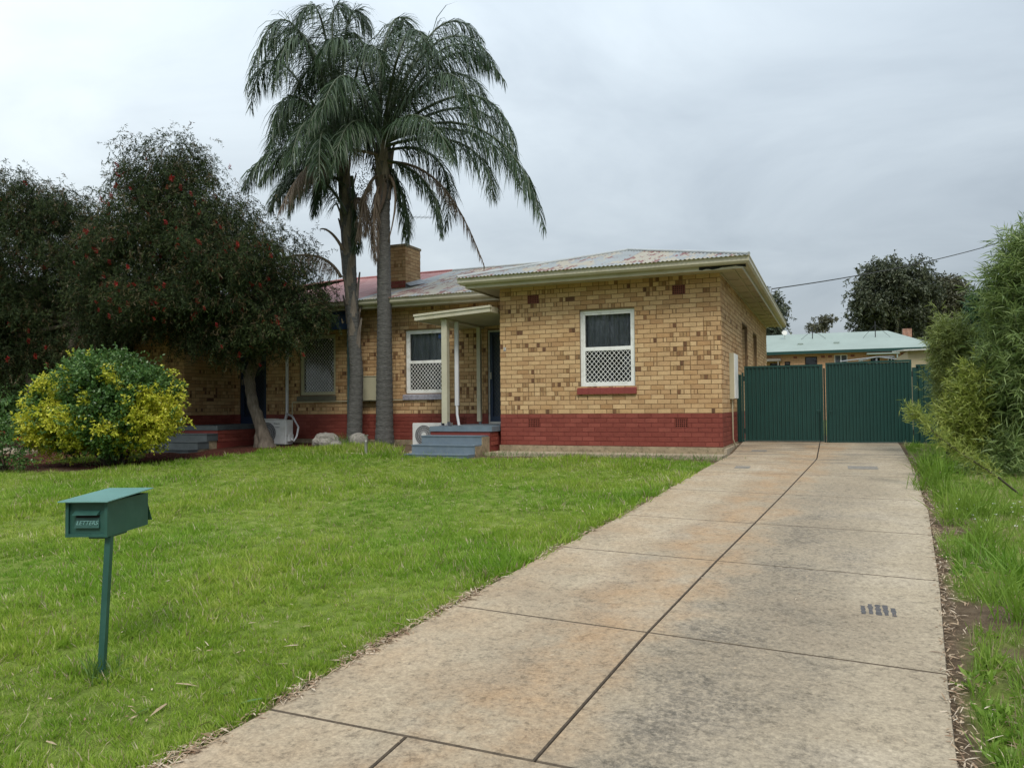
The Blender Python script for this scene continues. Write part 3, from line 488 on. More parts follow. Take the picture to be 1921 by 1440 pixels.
# a wall face: origin (x,y), along-direction angle (0: +X, facing -Y; 90: +Y, facing +X; -90: facing -X)
def face_bricks(bl,ox,oy,ang):
    ca,sa=math.cos(ang),math.sin(ang)
    return [((ox+ca*(a+b)/2,oy+sa*(a+b)/2,(za+zb)/2),b-a,kd,ang) for a,b,za,zb,kd in bl]
def lay(bricks,parent,nsingle,seed=1,name='brick'):
    rnd=random.Random(seed); cp=np.array([0,0,CAMZ])
    key=lambda b:(-(b[1])/ (np.linalg.norm(np.array(b[0])-cp)**2)*(abs(math.cos(b[3]))*abs(b[0][1])+abs(math.sin(b[3]))*abs(b[0][0]))/np.linalg.norm(np.array(b[0])-cp))
    sb=sorted(bricks,key=key); sing=sb[:nsingle]; rest=sb[nsingle:]
    for c,w_,kd,an in sing:
        o=bpy.data.objects.new('brick',brick_mesh(w_,kd)); C.objects.link(o); o.parent=parent
        pr=rnd.uniform(-.0015,.0015); o.location=Vector(c)-ORG[parent]+Vector((math.sin(an)*pr,-math.cos(an)*pr,rnd.uniform(-.001,.001))); o.rotation_euler=(0,rnd.uniform(-.004,.004),an)
    V=[];Fc=[];mi=[];ix={'y':0,'d':1,'r':2}
    for k,(c,w_,kd,an) in enumerate(rest):
        v=brick_np(w_,BH,BD+rnd.uniform(-.0015,.0015)); ca,sa=math.cos(an),math.sin(an)
        v=np.stack([v[:,0]*ca-v[:,1]*sa,v[:,0]*sa+v[:,1]*ca,v[:,2]],1)+np.array(c); V.append(v); Fc.append(BF+12*k); mi+=[ix[kd]]*9
    if V:
        o=from_np('brickwork',np.concatenate(V),np.concatenate(Fc),[M['yisl'],M['disl'],M['risl']],mi,parent=parent); tag(o,kind='stuff')
def wall_core(mb,ox,oy,ang,u0,u1,z0,z1,openings,th=.22,zred=.602):
    """mortar core with real openings: cells of a grid, split where the red paint starts"""
    us=sorted({u0,u1,*[o[0] for o in openings],*[o[1] for o in openings]}); zs=sorted({z0,z1,zred,*[o[2] for o in openings],*[o[3] for o in openings]})
    us=[u for u in us if u0<=u<=u1]; zs=[z for z in zs if z0<=z<=z1]; ca,sa=math.cos(ang),math.sin(ang)
    for i in range(len(us)-1):
        for j in range(len(zs)-1):
            cu,cz=(us[i]+us[i+1])/2,(zs[j]+zs[j+1])/2
            if any(o[0]<cu<o[1] and o[2]<cz<o[3] for o in openings): continue
            a,b,c,d=us[i],us[i+1],zs[j],zs[j+1]; P=lambda u,n,z:(ox+ca*u-sa*n,oy+sa*u+ca*n,z)
            v=[P(a,0,c),P(b,0,c),P(b,th,c),P(a,th,c),P(a,0,d),P(b,0,d),P(b,th,d),P(a,th,d)]
            mb.add(v,[(0,3,2,1),(4,5,6,7),(0,1,5,4),(1,2,6,5),(2,3,7,6),(3,0,4,7)],1 if cz<zred else 0)
Y1,Y2,YB=13.82,15.5,24.3
XR,XL=-1.762,-6.02; MIR=-20.33            # mirrored house: x -> MIR - x
ZT=3.096
WIN1=(-4.37,-3.31,1.12,2.56); WIN2=(-9.18,-8.10,1.08,2.56); DOOR=(-7.06,-6.2,.37,2.46)
V_T=.232; 
def mirx(r): return (MIR-r[1],MIR-r[0],r[2],r[3])
def lattice(mb,x0,x1,z0,z1,y,px,pz,w_,fx=None):
    """diamond security lattice clipped to a rectangle"""
    s=pz/px; n=int((x1-x0+(z1-z0)/s)/px)+2
    for sg in (1,-1):
        for k in range(-n,n+1):
            # line z=z0+sg*s*(x-xa)
            xa=x0+k*px
            pts=[]
            for x in (x0,x1):
                z=z0+sg*s*(x-xa)
                if z0<=z<=z1: pts.append((x,z))
            for z in (z0,z1):
                x=xa+sg*(z-z0)/s
                if x0<x<x1: pts.append((x,z))
            if len(pts)<2: continue
            (ax,az),(bx,bz)=pts[0],pts[-1]
            if math.hypot(bx-ax,bz-az)<.03: continue
            dx,dz=bx-ax,bz-az; l=math.hypot(dx,dz); nx,nz=-dz/l*w_/2,dx/l*w_/2; yy=y+(.0025 if sg>0 else -.0025)
            v=[(ax+nx,yy,az+nz),(bx+nx,yy,bz+nz),(bx-nx,yy,bz-nz),(ax-nx,yy,az-nz)]; v+=[(a,yy+.004,c) for a,_,c in v]
            if fx: v=[fx(q) for q in v]
            mb.add(v,[(0,1,2,3),(7,6,5,4),(0,4,5,1),(1,5,6,2),(2,6,7,3),(3,7,4,0)])
def frame_mb(x0,x1,z0,z1,y0,y1,t,tb=None,fx=None):
    tb=tb or t; m=MB(fx); m.box(x0,x0+t,y0,y1,z0,z1); m.box(x1-t,x1,y0,y1,z0,z1); m.box(x0+t,x1-t,y0+.001,y1-.001,z1-t,z1); m.box(x0+t,x1-t,y0+.001,y1-.001,z0,z0+tb); return m
def window(parent,r,yw,fm,gm,full,sill,fx=None):
    """sash window set back in the wall; fx maps local points (for side walls)"""
    x0,x1,z0,z1=r; zs=z0+.02; y=yw+.045
    wf=frame_mb(x0+.002,x1-.002,z0+.002,z1-.002,y,y+.09,.05,.04,fx).build('window',fm,parent)
    zm=z0+(z1-z0)*.515
    if full: zm=z1
    if not full:
        frame_mb(x0+.054,x1-.054,zm-.035,z1-.054,y+.012,y+.05,.035,None,fx).build('sash',fm,wf)
        frame_mb(x0+.054,x1-.054,z0+.044,zm-.037,y+.004,y+.04,.035,None,fx).build('sash',fm,wf)
        zt=zm-.07
    else:
        frame_mb(x0+.054,x1-.054,z0+.044,z1-.054,y+.004,y+.04,.03,None,fx).build('sash',fm,wf); zt=z1-.084
    g=MB(fx); g.box(x0+.05,x1-.05,y+.055,y+.059,z0+.04,z1-.05); g.build('glass',M['glass'],wf)
    lt=MB(); lattice(lt,x0+.085,x1-.085,z0+.075,zt,y+.018,.087 if not full else .083,.099 if not full else .092,.009 if not full else .0075,fx); lt.build('security_lattice',gm,wf)
    c=MB(); n=70; vs=[]
    for k in range(n+1):
        xx=x0+.05+(x1-x0-.1)*k/n; yy=y+.14+.018*math.sin(k*.9)+.012*math.sin(k*.37+1)+(.03 if abs(k/n-.52)<.015 else 0)
        for z in (min(zm-.05,z1-.2) if not full else z1-.001,z1): vs.append((xx,yy,z))
    c.add(vs,[(2*k,2*k+2,2*k+3,2*k+1) for k in range(n)],0,True); c.box(x0,x1,y+.2,y+.21,z0-.02,z1,1); c.build('curtain',[M['curtain'],M['dark']],wf)
    if sill:
        s=MB(fx); nb=10; wl=(x1+.03-(x0-.05))/nb
        for k in range(nb): a=x0-.05+wl*k; s.add([(a+.001,yw-.055,z0-.15),(a+wl-.001,yw-.055,z0-.15),(a+wl-.001,yw+.05,z0-.15),(a+.001,yw+.05,z0-.15),(a+.001,yw-.05,z0-.045),(a+wl-.001,yw-.05,z0-.045),(a+wl-.001,yw+.05,z0+.0),(a+.001,yw+.05,z0+.0)],[(0,3,2,1),(4,5,6,7),(0,1,5,4),(1,2,6,5),(2,3,7,6),(3,0,4,7)])
        s.build('sill',sill,parent)
    return wf
def vent(parent,x,z,y,painted=False,fx=None):
    m=MB(fx); w_,h=.225,.16; t=.022; x0,x1,z0,z1=x-w_/2,x+w_/2,z-h/2,z+h/2; y0=y-.008
    m.box(x0,x1,y+.02,y+.03,z0,z1,1)
    nx_,nz_=6,4
    for k in range(nx_+1): a=x0+(w_-.012)*k/nx_; m.box(a,a+.012,y0,y+.02,z0,z1)
    for k in range(nz_+1): a=z0+(h-.012)*k/nz_; m.box(x0,x1,y0+.001,y+.02,a,a+.012)
    return m.build('air_vent',[M['risl' if painted else 'terra'],M['dark']],parent)
def corr_sheet(parent,x0,x1,ye,ze,top,slope,mat,name='roof_sheet'):
    """corrugated sheet from the eave (ye,ze) up to y=top(x)"""
    n=max(2,int(round((x1-x0)/.0095))); x=np.linspace(x0,x1,n+1); yt=np.array([max(top(a),ye+.02) for a in x]); dz=.009*np.sin(2*np.pi*x/.076)
    y0=np.full(n+1,ye-.045)
    V=np.concatenate([np.stack([x,y0,ze+(y0-ye)*slope+dz],1),np.stack([x,yt,ze+(yt-ye)*slope+dz],1)]); i=np.arange(n)
    return from_np(name,V,np.stack([i,i+1,i+n+2,i+n+1],1),mat,smooth=True,parent=parent)
SL=.297; ZE=3.262
EW=13.22; EM=14.9; EXR=-1.21; EXL=-6.66; XA=(EXR+EXL)/2; PARTY=MIR/2
RIDY=19.9; RIDZ=ZE+SL*(RIDY-EM)
def wing_top(x): return EW+min(x-EXL,EXR-x)
def main_top(x): return min(RIDY,EM+(EXR-x))   # right hip
def sweep(name,path,profile,mat,parent,mirror=False):
    """profile: (outward, z) pairs, open strip swept along eave path with mitres"""
    P=[Vector((a,b,0)) for a,b in path]; n=len(P); k=len(profile); vs=[]
    for i in range(n):
        ns=[]
        for a,b in ((i-1,i),(i,i+1)):
            if a<0 or b>=n: continue
            d=(P[b]-P[a]).normalized(); ns.append(Vector((d.y,-d.x,0)))
        m=sum(ns,Vector()); m=m/ m.length_squared*len(ns) if len(ns)>1 else ns[0]
        if len(ns)>1: m=(ns[0]+ns[1])/(1+ns[0].dot(ns[1]))
        for o_,z in profile: vs.append((P[i].x+m.x*o_,P[i].y+m.y*o_,z))
    fs=[(i*k+j,i*k+j+1,(i+1)*k+j+1,(i+1)*k+j) for i in range(n-1) for j in range(k-1)]
    mb=MB(); 
    mb.add(vs,fs); return mb.build(name,mat,parent)
def half(root,mir,mats,label_seed,nsing):
    """one half of the pair of houses; mir mirrors x about the party wall"""
    fxm=(lambda p:(MIR-p[0],p[1],p[2])) if mir else None
    mx_=(lambda r:mirx(r)) if mir else (lambda r:r)
    X=lambda x:MIR-x if mir else x
    core=MB(); bl=[]
    # wing front
    ow=[mx_(WIN1)]; vs=[(-5.31,2.83,False),(-2.49,2.83,False),(-5.32,.44,True),(-2.48,.44,True)]
    if mir: ow[0]=(ow[0][0],ow[0][1],1.3,2.5)
    vo=lambda x,z:(x-.1175,x+.1175,z-.086,z+.086)
    vsn=[]
    for x,z,p in vs:
        zz=round((z-.086)/CH)*CH+.086; vsn.append((X(x),zz,p))
    ops=ow+[vo(x,z) for x,z,p in vsn]
    a,b=sorted((X(XL),X(XR)))
    wall_core(core,0,Y1,0,a,b,0,ZT,ops); bl+=face_bricks(courses(a,b,0,ZT,ops,11+mir,.36),0,Y1,0)
    for x,z,p in vsn: vent(root,x,z,Y1,p)
    # main wall
    a,b=sorted((X(PARTY),X(XL)))
    ops=[mx_(WIN2),mx_(DOOR)]; v2=[(X(-7.72),.43,True)]
    ops2=ops+[vo(x,z) for x,z,p in v2]
    wall_core(core,0,Y2,0,a,b,0,ZT,ops2); bl+=face_bricks(courses(a,b,0,ZT,ops2,21+mir,.45),0,Y2,0)
    for x,z,p in v2: vent(root,x,z,Y2,p)
    # outer side wall (faces +X on ours), wing inner side, rear
    if not mir:
        sops=[(17.35-Y1,18.5-Y1,1.3,2.55),(19.9-Y1,20.95-Y1,1.3,2.55)]
        wall_core(core,XR,Y1,math.pi/2,.22,YB-Y1,0,ZT,sops); bl+=face_bricks(courses(0,YB-Y1,0,ZT,sops,31,.12),XR,Y1,math.pi/2)
        # deep brick reveals at the side windows
        for (u0,u1,z0,z1) in sops:
            rb=[]
            for k in range(int((z1-z0)/CH)): rb.append(((XR-.115,Y1+u1,z0+CH*k+.043),.105,'y',0)); 
            bl+=rb
            window(root,(u0+Y1,u1+Y1,z0,z1),.075,M['agedwhite'],M['white'],False,None,fx=lambda p:(XR-p[1],p[0],p[2]))
        iw=MB(); core.box(XL+.0,XL+.22,Y1+.22,Y2,0,ZT); bl+=face_bricks(courses(0,Y2-Y1,0,ZT,[],33,.12),XL,Y2,-math.pi/2)
    else:
        xi=MIR-XL   # -14.31, faces +X
        core.box(xi-.22,xi,Y1+.22,Y2,0,.602,1); core.box(xi-.22,xi,Y1+.22,Y2,.602,ZT); bl+=face_bricks(courses(0,Y2-Y1,0,ZT,[],35,.3),xi,Y1,math.pi/2)
        xo=MIR-XR; core.box(xo,xo+.22,Y1+.22,YB,0,ZT)
    lo,hi=sorted((X(XR),X(PARTY))); core.box(lo+.22,hi-.0 if not mir else hi-.01,YB-.22,YB-.002,0,ZT)
    core.build('wall',[M['mortar'],M['rmortar']],root)
    # concrete footing below the red course
    ft=MB(); 
    a,b=sorted((X(XL),X(XR))); ft.box(a-.02,b+.02,Y1-.022,Y1+.22,-.35,-.001)
    a,b=sorted((X(PARTY),X(XL))); ft.box(a+.001,b-.03,Y2-.022,Y2+.22,-.35,-.001)
    s0=X(XR); (ft.box(s0-.22,s0+.02,Y1+.221,YB,-.35,-.002) if not mir else ft.box(s0-.02,s0+.22,Y1+.221,YB,-.35,-.002))
    ft.build('footing',M['plinth'],root)
    lay(bl,root,nsing,5+mir)
    # roof sheets
    def sheets(x0,x1,ye,top,mat):
        n=int(round((x1-x0)/.762)); w_=(x1-x0)/n; ov=.0
        for k in range(n): corr_sheet(root,x0+w_*k,x0+w_*(k+1)+.02*(k<n-1),ye,ZE+.002*(k%2),top,SL,mat)
    if not mir:
        sheets(EXL,EXR,EW,wing_top,mats['roof']); 
        corr_top=lambda x: main_top(x)
        def m_top(x): return main_top(x)
        sheets(PARTY,EXL,EM,m_top,mats['roof'])
        # part of the main roof above the wing (behind its left hip)
        n=8; w_=(XA-EXL)/4
        for k in range(4):
            xa=EXL+w_*k; xb=xa+w_; nn_=int((xb-xa)/.0095); x=np.linspace(xa,xb,nn_+1); ya=EM+(x-EXL); yb=np.array([main_top(q) for q in x]); dz=.009*np.sin(2*np.pi*x/.076)
            V=np.concatenate([np.stack([x,ya,ZE+(ya-EM)*SL+dz],1),np.stack([x,yb,ZE+(yb-EM)*SL+dz],1)]); i=np.arange(nn_); from_np('roof_sheet',V,np.stack([i,i+1,i+nn_+2,i+nn_+1],1),mats['roof'],smooth=True,parent=root)
    else:
        sheets(MIR-EXR,MIR-EXL,EW,lambda x:wing_top(MIR-x),mats['roof']); sheets(MIR-EXL,PARTY,EM,lambda x:main_top(MIR-x),mats['roof'])
    # remaining roof planes
    pl=MB(fxm)
    zt=lambda d:ZE+SL*d
    hx=EXR-(RIDY-EM)
    pl.add([(EXR,EW,ZE),(EXR,YB+.6,ZE),(hx,RIDY,RIDZ),(XA,EM+EXR-XA,zt(EXR-XA)),(XA,EW+EXR-XA,zt(EXR-XA))],[(0,1,2,3,4)])
    pl.add([(EXL,EW,ZE),(XA,EW+XA-EXL,zt(XA-EXL)),(XA,EM+XA-EXL,zt(XA-EXL)),(EXL,EM,ZE)],[(0,1,2,3)])
    pl.add([(EXR,YB+.6,ZE),(PARTY,YB+.6,ZE),(PARTY,RIDY,RIDZ),(hx,RIDY,RIDZ)],[(0,1,2,3)])
    pl.build('rear_roof',mats['roof'],root)
    rc=MB(fxm)
    def cap(a,b,r=.05):
        rc.tube([Vector(a)+Vector((0,0,.012)),Vector(b)+Vector((0,0,.012))],r,8)
    cap((EXL,EW,ZE),(XA,EW+XA-EXL,zt(XA-EXL)),.035); cap((EXR,EW,ZE),(XA,EW+XA-EXL,zt(XA-EXL)),.035)
    cap((XA,EM+EXR-XA,zt(EXR-XA)),(hx,RIDY,RIDZ),.04); cap((hx,RIDY,RIDZ),(PARTY,RIDY,RIDZ),.045); cap((XA,EW+XA-EXL,zt(XA-EXL)),(XA,EM+EXR-XA,zt(EXR-XA)),.04)
    rc.build('ridge_capping',mats['ridge'],root)
    # gutter, fascia, soffit
    pr=[(-.125,3.13),(-.03,3.13),(0,3.165),(0,3.225),(.012,3.24),(.012,3.258),(-.004,3.262),(-.004,3.24),(-.02,3.16),(-.11,3.15),(-.11,3.24)]
    path=[(PARTY,EM),(EXL,EM),(EXL,EW),(EXR,EW),(EXR,YB+.6)]
    fpr=[(-.10,3.07),(-.115,3.07),(-.115,3.24)]; fp2=[(-.135,3.09),(-.10,3.07),(-.126,3.13),(-.126,3.2)]
    if mir: path=[(MIR-x,y) for x,y in path][::-1]
    sweep('gutter',path,pr,mats['cream'],root); sweep('fascia',path,[(-.14,3.085),(-.14,3.06),(-.118,3.06),(-.118,3.14)],mats['cream'],root)
    # soffit panels with cover strips, each about 0.9 m
    rnd=random.Random(3)
    def sp(x0,x1,y0,y1):
        m=MB(fxm); m.box(x0+.003,x1-.003,y0+.003,y1-.003,3.086+rnd.uniform(0,.003),3.092); m.build('soffit_panel',M['soffit'],root)
    q=EXR-.14
    yy=EW+.14
    n=12
    for k in range(n): a=Y1+(YB-Y1)*k/n; sp(XR+.0,q,a,a+(YB-Y1)/n)
    for k in range(6): a=EXL+.14+(q-EXL-.14)*k/6; sp(a,a+(q-EXL-.14)/6,yy,Y1)
    for k in range(2): a=Y1+(EM+.14-Y1)*k/2; sp(EXL+.14,XL,a,a+(EM+.14-Y1)/2)
    for k in range(5): a=PARTY+(XL-PARTY)*k/5; sp(a,a+(XL-PARTY)/5,EM+.14,Y2)
    cs=MB(fxm)
    for k in range(1,n): a=Y1+(YB-Y1)*k/n; cs.box(XR,q,a-.018,a+.018,3.076,3.0855)
    cs.box(XR+.001,XR+.035,Y1,YB,3.06,3.084); cs.box(q-.16,q-.125,Y1-.3,YB,3.066,3.0845)
    cs.build('cover_strip',M['soffit'],root)
    return vsn
RA=empty('brick_house',(-4,14,0),'cream brick house with grey iron roof and front wing beside the driveway','house')
RBh=empty('brick_house',(-16.3,14,0),'cream brick house with red iron roof, mostly hidden behind the bottlebrush trees','house')
half(RA,False,dict(roof=M['galv'],cream=M['cream'],ridge=M['ridge']),1,300)
half(RBh,True,dict(roof=M['redroof'],cream=M['cream'],ridge=M['redroof']),2,0)
window(RA,WIN1,Y1,M['white'],M['white'],False,M['sillred'])
window(RA,WIN2,Y2,M['white'],M['white'],False,M['sillgrey'])
window(RBh,mirx(WIN2),Y2,M['beige'],M['agedwhite'],True,M['sillbrown'])
r=mirx(WIN1); window(RBh,(r[0],r[1],1.3,2.5),Y1,M['agedwhite'],M['agedwhite'],False,M['sillbrown'])
# alarm sticker in the main window
mb=MB(); mb.box(-8.33,-8.22,Y2+.052,Y2+.056,2.34,2.43); mb.build('sticker',paint('blue_sticker',(.03,.07,.2),.4),RA)
# doors
def door(parent,r,y,mir=False):
    x0,x1,z0,z1=r
    fr=frame_mb(x0,x1,z0,z1,y+.03,y+.1,.035,.05).build('door_frame',M['agedwhite' if not mir else 'blue'],parent)
    d=frame_mb(x0+.037,x1-.037,z0+.052,z1-.037,y+.035,y+.065,.07,.12).build('security_door',M['blue'],parent)
    lt=MB(); lattice(lt,x0+.107,x1-.107,z0+.172,z1-.107,y+.045,.085,.10,.009); lt.build('lattice',M['blue'],d)
    bk=MB(); bk.box(x0+.04,x1-.04,y+.12,y+.16,z0,z1); bk.build('inner_door',paint('dark_inner_door',(.10,.11,.12) if not mir else (.015,.02,.03),.6),d)
    hd=MB(); hd.box(x0+.05,x0+.085,y+.01,y+.034,z0+1.0,z0+1.15); hd.build('handle',M['brass'],d)
door(RA,DOOR,Y2); door(RBh,mirx(DOOR),Y2,True)
# porch slab, steps
def porch(root,mir):
    SM=M['step'] if not mir else paint('shaded_grey_step_paint',(.07,.085,.09),.65,.2,5)  # mirrored porch: shade under its canopy put into a darker step colour
    f=(lambda p:(MIR-p[0],p[1],p[2])) if mir else None
    yf=13.45; xl=-7.42
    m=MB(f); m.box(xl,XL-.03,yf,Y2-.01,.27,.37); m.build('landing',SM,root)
    c=MB(); a,b=sorted(((MIR-xl if mir else xl),(MIR-(XL-.06) if mir else XL-.06)))
    c.box(a+.015,b-.015,yf+.02,Y2-.01,-.3,.268); 
    bl=face_bricks(courses(a,b,0,.26,[],41,0),0,yf+.012,0)
    xs_=b if not mir else MIR-xl
    c.build('landing_base',M['rmortar'],root)
    if not mir: bl=face_bricks(courses(0,Y1-yf-.02,-.0,.26,[],43,0),XL-.075+.012,yf+.02,math.pi/2)
    else: bl=face_bricks(courses(0,Y2-yf-.02,-.0,.26,[],43,0),MIR-xl-.013,yf+.02,math.pi/2)
    V=[]
    lay(bl,root,0,9)
    for k,(zt,yy,xa,xb) in enumerate(((.20,13.13,-7.42,-6.12),(.035,12.82,-7.46,-6.12),(-.125,12.55,-7.46,-6.12))):
        st=MB(f); zt-=0 if not mir else .0
        st.box(xa,xb,yy,yy+.33 if k<2 else 12.819,zt-.165 if k<2 else -.3,zt-.02); st.box(xa-.012,xb-.004,yy-.012,(yf-.001 if k==0 else yy+.3),zt-.019,zt)
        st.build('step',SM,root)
    cc=MB(f); cc.box(-7.40,-6.105,13.14,yf,-.3,.034) ; cc.box(-7.44,-6.105,12.83,13.14,-.3,-.13); cc.box(-6.118,-6.10,13.13,yf,-.3,.178); cc.box(-6.118,-6.10,12.83,13.13,-.3,.012); cc.build('step_base',M['plinth'],root)
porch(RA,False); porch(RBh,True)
# porch canopy
cn=empty('porch_canopy',(-7,13.5,.37),'cream flat canopy over the front door on two posts','canopy')
def cz(x,y): return 2.645+(x+6.1)*.055-(y-13.45)*.0
m=MB(); 
def slabz(mb,x0,x1,y0,y1,b,t): mb.add([(x0,y0,cz(x0,y0)+b),(x1,y0,cz(x1,y0)+b),(x1,y1,cz(x1,y1)+b),(x0,y1,cz(x0,y1)+b),(x0,y0,cz(x0,y0)+t),(x1,y0,cz(x1,y0)+t),(x1,y1,cz(x1,y1)+t),(x0,y1,cz(x0,y1)+t)],[(0,3,2,1),(4,5,6,7),(0,1,5,4),(1,2,6,5),(2,3,7,6),(3,0,4,7)])
slabz(m,-7.70,-6.08,13.48,Y2-.02,-.045,.05); m.build('canopy_panel',M['soffit'],cn)
m=MB(); slabz(m,-7.74,-6.06,13.425,13.478,-.05,.03); slabz(m,-7.755,-6.045,13.405,13.48,.031,.075); slabz(m,-7.75,-7.702,13.48,Y2-.02,-.05,.06); slabz(m,-6.078,-6.05,13.482,Y1-.02,-.05,.06); m.build('canopy_gutter',M['cream'],cn)
m=MB(); slabz(m,-7.25,-7.12,13.6,Y2-.03,-.085,-.046); m.build('beam',M['cream'],cn)
for (x,y,w_) in ((-7.14,13.62,.062),(-7.14,15.22,.045)):
    m=MB(); m.box(x-w_,x+w_,y-w_,y+w_,.43,cz(x,y)-.086,0,.006); m.build('post',M['cream'],cn)
m=MB(); m.box(-7.24,-7.04,13.53,13.71,.371,.385); m.box(-7.215,-7.203,13.56,13.68,.385,.46); m.box(-7.077,-7.065,13.56,13.68,.385,.46); m.box(-7.15,-7.10,15.2,15.24,.371,.43); m.build('post_bracket',paint('grey_bracket',(.12,.13,.15),.5),cn)
dp=MB(); dp.box(-7.10,-7.02,13.93,14.0,.78,cz(-7.1,14)-.09,0,.012); dp.tube([(-7.06,13.96,.80),(-7.05,13.95,.6),(-7.0,13.93,.375)],.028,10); o=dp.build('downpipe',M['pvc'],org=(-7.06,13.96,.375)); tag(o,'white square downpipe behind the front canopy post','downpipe')
dp=MB(); dp.tube([(-12.55,15.40,3.12),(-12.55,15.42,2.9),(-12.55,15.42,.62),(-12.56,15.36,.45),(-12.5,15.3,.1),(-12.5,15.3,-.1)],.04,12); o=dp.build('downpipe',M['pvc'],org=(-12.55,15.42,-.1)); tag(o,'tall white round downpipe left of the fully latticed window','downpipe')
# party screen of teal boards between the two houses
ps=empty('dividing_screen',(-10.42,15.2,-.1),'dark teal board screen standing against the wall behind the leaning palm','screen')
m=MB(); m.box(-10.45,-10.40,14.98,15.47,-.1,3.05); m.build('screen_board',M['teal'],ps)
m=MB(); m.box(-10.40+.001,-10.33,14.97,15.04,-.12,3.05); m.build('post',M['teal'],ps)
m=MB(); m.box(-10.98,-10.46,15.08,15.14,2.62,3.05); m.build('head_board',M['blue'],ps)
# meter boxes, conduits
mb_=MB(); mb_.box(-10.37,-9.80,15.36,15.49,.91,1.49); mb_.box(-10.375,-9.795,15.34,15.36,.93,1.475); mb_.box(-10.39,-9.78,15.33,15.49,1.49,1.51); mb_.box(-10.07,-9.99,15.33,15.34,.935,.955)
tag(mb_.build('meter_box',M['beige'],org=(-10.1,15.4,.91)),'cream meter box on the wall between the two palm trunks','meter box')
m2=MB(); m2.box(-1.754,-1.67,14.9,15.45,.86,1.73); m2.build
o=m2.build('meter_box',M['beige'],org=(-1.7,15.2,.86)); tag(o,'tall narrow cream meter box on the side wall next to the gate','meter box')
m3=MB(); m3.box(-1.669,-1.655,14.92,15.46,.87,1.72); m3.build('door',M['white'],o)
cd=MB(); cd.tube([(-1.72,15.0,.86),(-1.72,15.0,.1),(-1.70,15.1,.0),(-1.68,15.2,-.08)],.014,8); tag(cd.build('conduit',M['beige'],org=(-1.72,15,0)),'thin white pipe below the side wall meter box','pipe')
cd=MB(); cd.tube([(-12.42,15.46,.2),(-12.42,15.46,.88),(-12.40,15.46,.905),(-10.45,15.46,.915)],.013,8); cd.tube([(-9.78,15.46,.93),(-9.2,15.46,.93)],.013,8); tag(cd.build('conduit',M['beige'],org=(-11,15.46,.9)),'thin cream conduit running along the wall below the sills','conduit')
def text(s,size,loc,rot,mat,name,parent,ext=.001,ital=False):
    cu=bpy.data.curves.new(name,'FONT'); cu.body=s; cu.size=size; cu.extrude=ext; cu.align_x='CENTER'; cu.align_y='CENTER'; cu.resolution_u=3
    if ital: cu.shear=.2
    t=bpy.data.objects.new('t',cu); C.objects.link(t); bpy.context.view_layer.update()
    me=bpy.data.meshes.new_from_object(t.evaluated_get(bpy.context.evaluated_depsgraph_get())); bpy.data.objects.remove(t); me.materials.append(mat)
    o=bpy.data.objects.new(name,me); C.objects.link(o); o.parent=parent; o.location=Vector(loc)-ORG[parent]; o.rotation_euler=rot; return o
# house number tiles
hn=MB(); hn.box(-5.945,-5.89,Y1-.014,Y1-.0072,1.85,1.92); o=hn.build('house_number',M['sillgrey'],org=(-5.92,Y1,1.885)); tag(o,'tiny pale number 11 on the brick beside the front door','house number')
text('11',.075,(-5.917,Y1-.016,1.885),(math.pi/2,0,0),paint('cream_numeral',(.7,.66,.45),.5),'numeral',o,.002)
# faded paint smudge on the wall below it is left as thin chalky wear
# chimney
CHX0,CHX1,CHY0,CHY1=-10.57,-9.76,16.5,17.25
bl=[]; cc=MB(); cc.box(CHX0,CHX1,CHY0,CHY1,3.5,4.80,0)
cc.build('chimney_core',[M['mortar'],M['rmortar']],RA)
chb=face_bricks(courses(0,CHX1-CHX0,3.76,4.79,[],51,.1,red_n=2),CHX0,CHY0,0)+face_bricks(courses(0,CHY1-CHY0,3.76,4.79,[],52,.1,red_n=0),CHX1,CHY0,math.pi/2)
lay(chb,RA,0,4)
m=MB(); m.box(CHX0-.02,CHX1+.02,CHY0-.02,CHY1+.02,4.80,4.86); m.build('chimney_cap',M['plinth'],RA)
m=MB(); m.add([(CHX1+.012,CHY0-.02,3.70),(CHX1+.012,CHY1+.02,3.90),(CHX1+.012,CHY1+.02,4.08),(CHX1+.012,CHY0-.02,3.86),(CHX1+.16,CHY0-.04,3.78),(CHX1+.16,CHY1+.1,3.99)],[(0,1,2,3),(3,2,5,4)]); m.build('flashing',M['lead'],RA)
# TV antenna on the chimney
an=MB(); an.tube([(-9.95,17.0,4.86),(-9.95,17.0,5.75)],.012,6); an.tube([(-10.0,16.8,5.62),(-9.45,17.35,5.68)],.008,6)
for k in range(7): x=-9.95+.08*k; y=16.85+.08*k; an.tube([(x-.16,y+.16,5.63+.008*k),(x+.16,y-.16,5.63+.008*k)],.004,4)
tag(an.build('tv_antenna',M['lead'],org=(-9.95,17,4.86)),'thin television antenna on the brick chimney','antenna')
# rotten fascia board at the front right corner
rb=MB(); rnd=random.Random(2); pts=[]
n=14
for k in range(n+1):
    x=-2.05+.78*k/n; pts.append((x,13.337,3.10-.015*math.sin(k*.5)-rnd.uniform(.0,.025)))
vs=[]
for x,y,z in pts: vs+=[(x,y,3.128),(x,y-.004,z)]
rb.add(vs,[(2*k,2*k+1,2*k+3,2*k+2) for k in range(n)]); rb.build('rotten_edge',M['dark'],RA)
